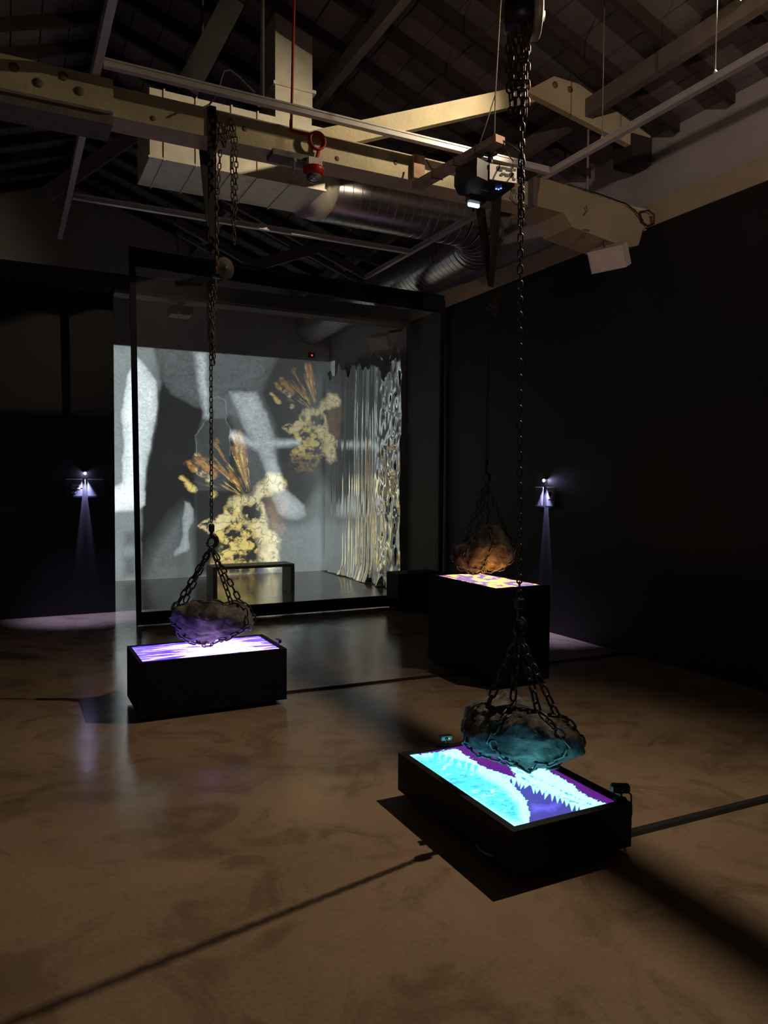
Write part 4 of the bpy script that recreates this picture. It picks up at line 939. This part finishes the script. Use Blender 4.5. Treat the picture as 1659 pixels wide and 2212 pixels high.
rc = thing('red_cord', 'red cord dropping from the roof and coiled on the beam above the beacon', 'cord', tuple(on(628, 280, 1, 5.08)))
q1 = [on(635.5, 0, 1, 5.02), on(633, 100, 1, 5.02), on(631, 200, 1, 5.03), on(629, 275, 1, 5.08)]
tp = q1[0].copy(); tp[2] = roofz(tp[0])
MB().tube([tuple(tp)] + [tuple(p) for p in q1], .010, 8).build('drop', REDCORD, rc)
MB().tube([tuple(on(*p, 1, 5.08)) for p in ((629, 275), (626, 281), (634, 284), (655, 290), (672, 293), (684, 290))], .011, 8).build('run', REDCORD, rc)
cc = on(682, 305, 1, 5.075)
for k in range(4):
    R0 = .052 + .005 * (k % 2)
    MB().tube([(cc[0] + R0 * math.cos(a) + .003 * k, 5.08 - .008 * k, cc[2] + R0 * 1.05 * math.sin(a)) for a in np.linspace(0, 2 * math.pi, 20, endpoint=False)], .008, 6, closed=True).build('coil', REDCORD, rc)
MB().tube([(cc[0] + .03, 5.09, cc[2] - .05), (cc[0] + .015, 5.09, cc[2] - .11), (bc[0] + .01, 5.09, bc[2] + .09)], .014, 8).build('tail', REDCORD, rc)

# ================================================================== WALL LEDS WITH BOOKLET HOLDERS
def wall_station(p, along, nrm, label1, label2, wide, prints):
    # p: point on the wall at the lamp; along: unit vector along the wall; nrm: out of the wall
    P = Vector(p); A = Vector(along); Nn = Vector(nrm); Z = Vector((0, 0, 1))
    def bx(c, da, dn, dz, nm, m, par):
        a, n, z = c; vs = []
        for k in (z - dz / 2, z + dz / 2):
            for i, j in ((-1, -1), (1, -1), (1, 1), (-1, 1)): vs.append(P + A * (a + da / 2 * i) + Nn * (n + dn / 2 * j) + Z * k)
        return MB().add(vs, [(3, 2, 1, 0), (4, 5, 6, 7), (0, 1, 5, 4), (1, 2, 6, 5), (2, 3, 7, 6), (3, 0, 4, 7)]).build(nm, m, par)
    t = thing('booklet_rack', label1, 'booklet rack', tuple(P + Nn * .03 - Z * .2), 'booklet racks on the black walls')
    h, g = .20, .020
    for sd in (-1, 1):
        c = sd * (g + wide / 4)
        pg = bx((c, .020, -.155), wide / 2 - g, .006, h, 'page', GREYPAPER, t)
        bx((c, .024, -.155 - h / 2 - .006), wide / 2 - g, .040, .018, 'ledge', BLACKPLASTIC, t)
        for (da, dz, w, hh, ink) in prints[0 if sd < 0 else 1]:
            bx((c + da * wide, .024, -.155 + dz), w * wide, .003, hh, 'printed_block', INK if ink else PAPER, pg)
        bx((c, .022, -.052), wide / 2 - g, .004, .010, 'top_clip', WHITEMETAL, t)
    bx((0, .046, -.155), .005, .003, h, 'spine_rod', GREYPLASTIC, t)
    l = thing('reading_lamp', label2, 'lamp', tuple(P), 'small led lamps on the black walls')
    bx((0, .036, .042), .05, .072, .012, 'cap', BLACKPLASTIC, l)
    bx((0, .004, .02), .02, .008, .05, 'wall_plate', BLACKPLASTIC, l)
    c = P + Nn * .040 + Z * .018
    MB().lathe(tuple(c), (0, 0, 1), [(.006, -.012), (.013, -.004), (.013, .006), (.006, .016)], 14).build('led', emit('led_glow', (.62, .60, 1.0), 90.0), l)
    ld = bpy.data.lights.new('led_light', 'SPOT'); ld.energy = LED_W; ld.color = (.50, .49, 1.0); ld.shadow_soft_size = .008; ld.spot_size = math.radians(62); ld.spot_blend = .8
    o = bpy.data.objects.new('led_light', ld); COL.objects.link(o); o.parent = l
    o.location = (Nn * .056 - Z * .004)
    o.rotation_euler = ((-Z * 1.0 + Nn * .02).to_track_quat('-Z', 'Y')).to_euler()
pl = on(183, 1026, 1, 9.71); pr_ = on(1181, 1042, 0, XR)
wall_station(pl, (1, 0, 0), (0, -1, 0), 'wide booklet rack on the black partition left of the opening', 'small led lamp on the black partition left of the opening', .40,
             [[(.05, .03, .22, .028, False), (.05, -.005, .24, .022, False), (-.02, -.055, .13, .022, False), (0, .0, .5, .002, True)], [(-.02, .02, .10, .05, True), (.05, -.03, .08, .06, True)]])
wall_station(pr_, (0, -1, 0), (-1, 0, 0), 'narrow booklet rack on the long black wall behind the tall plinth', 'small led lamp on the long black wall behind the tall plinth', .30,
             [[(.06, .06, .12, .010, True), (.08, -.02, .06, .08, True), (.08, -.07, .06, .014, True)], [(-.02, .02, .24, .09, False), (0, .03, .14, .05, True)]])

# ================================================================== THE FLOOD LAMP UNDER THE ROOF
fp = Vector(FLOOD_P)
fk = thing('flood_lamp', 'warm flood lamp with an added second head, clamped to the purlin beside the black wall', 'lamp', tuple(fp))
for hd_i, (tgt, off, watts, cone) in enumerate(((Vector((-0.7, 2.4, 0.0)), Vector((0, 0, 0)), FLOOD_W, 108), (Vector((1.75, 6.4, 4.35)), Vector((0, .16, -.02)), BEAM_W, 46))):  # second head is added to brighten the cream beam and the plenum
    hp_ = fp + off; fd = (tgt - hp_).normalized()
    MB().lathe(tuple(hp_ - fd * .02), tuple(-fd), [(.07, 0), (.06, .04), (.035, .09), (.02, .11)], 20).build('reflector_shell', BLACKPLASTIC, fk)
    MB().lathe(tuple(hp_ - fd * .018), tuple(fd), [(.064, 0), (.064, .004)], 20).build('bulb_face', emit('warm_bulb', (1.0, .72, .42), 12.0), fk)
    MB().tube([tuple(hp_ - fd * .08), (4.46, hp_.y, 4.91), (4.50, hp_.y, 4.98)], .010, 8).build('clamp', BLACKPLASTIC, fk)
    ld = bpy.data.lights.new('flood_light', 'SPOT'); ld.energy = watts; ld.color = (1.0, .80, .56); ld.shadow_soft_size = .024
    ld.spot_size = math.radians(cone); ld.spot_blend = 1.0
    o = bpy.data.objects.new('flood_light', ld); COL.objects.link(o); o.parent = fk; o.location = off + fd * .03
    o.rotation_euler = fd.to_track_quat('-Z', 'Y').to_euler()
# unseen fill lamp, added behind the viewer to brighten the upper wall and roof
hp = Vector((0.5, YF + .16, 3.0)); hd = (Vector((5.26, 4.2, 5.0)) - hp).normalized()
hk = thing('fill_lamp', 'added warm fill lamp on the black wall behind the viewpoint', 'lamp', tuple(hp))
MB().box((hp.x - .06, YF, hp.z - .10), (hp.x + .06, YF + .05, hp.z + .04), .008).build('wall_plate', BLACKPLASTIC, hk)
MB().lathe(tuple(hp - hd * .02), tuple(-hd), [(.09, 0), (.075, .05), (.04, .10)], 18).build('shade', BLACKPLASTIC, hk)
MB().lathe(tuple(hp - hd * .018), tuple(hd), [(.08, 0), (.08, .004)], 18).build('bulb_face', emit('fill_bulb', (1.0, .70, .52), 5.0), hk)
ld = bpy.data.lights.new('fill_light', 'SPOT'); ld.energy = FILL_W; ld.color = (1.0, .74, .62); ld.shadow_soft_size = .06
ld.spot_size = math.radians(42); ld.spot_blend = 1.0
o = bpy.data.objects.new('fill_light', ld); COL.objects.link(o); o.parent = hk; o.location = hd * .03
o.rotation_euler = hd.to_track_quat('-Z', 'Y').to_euler()
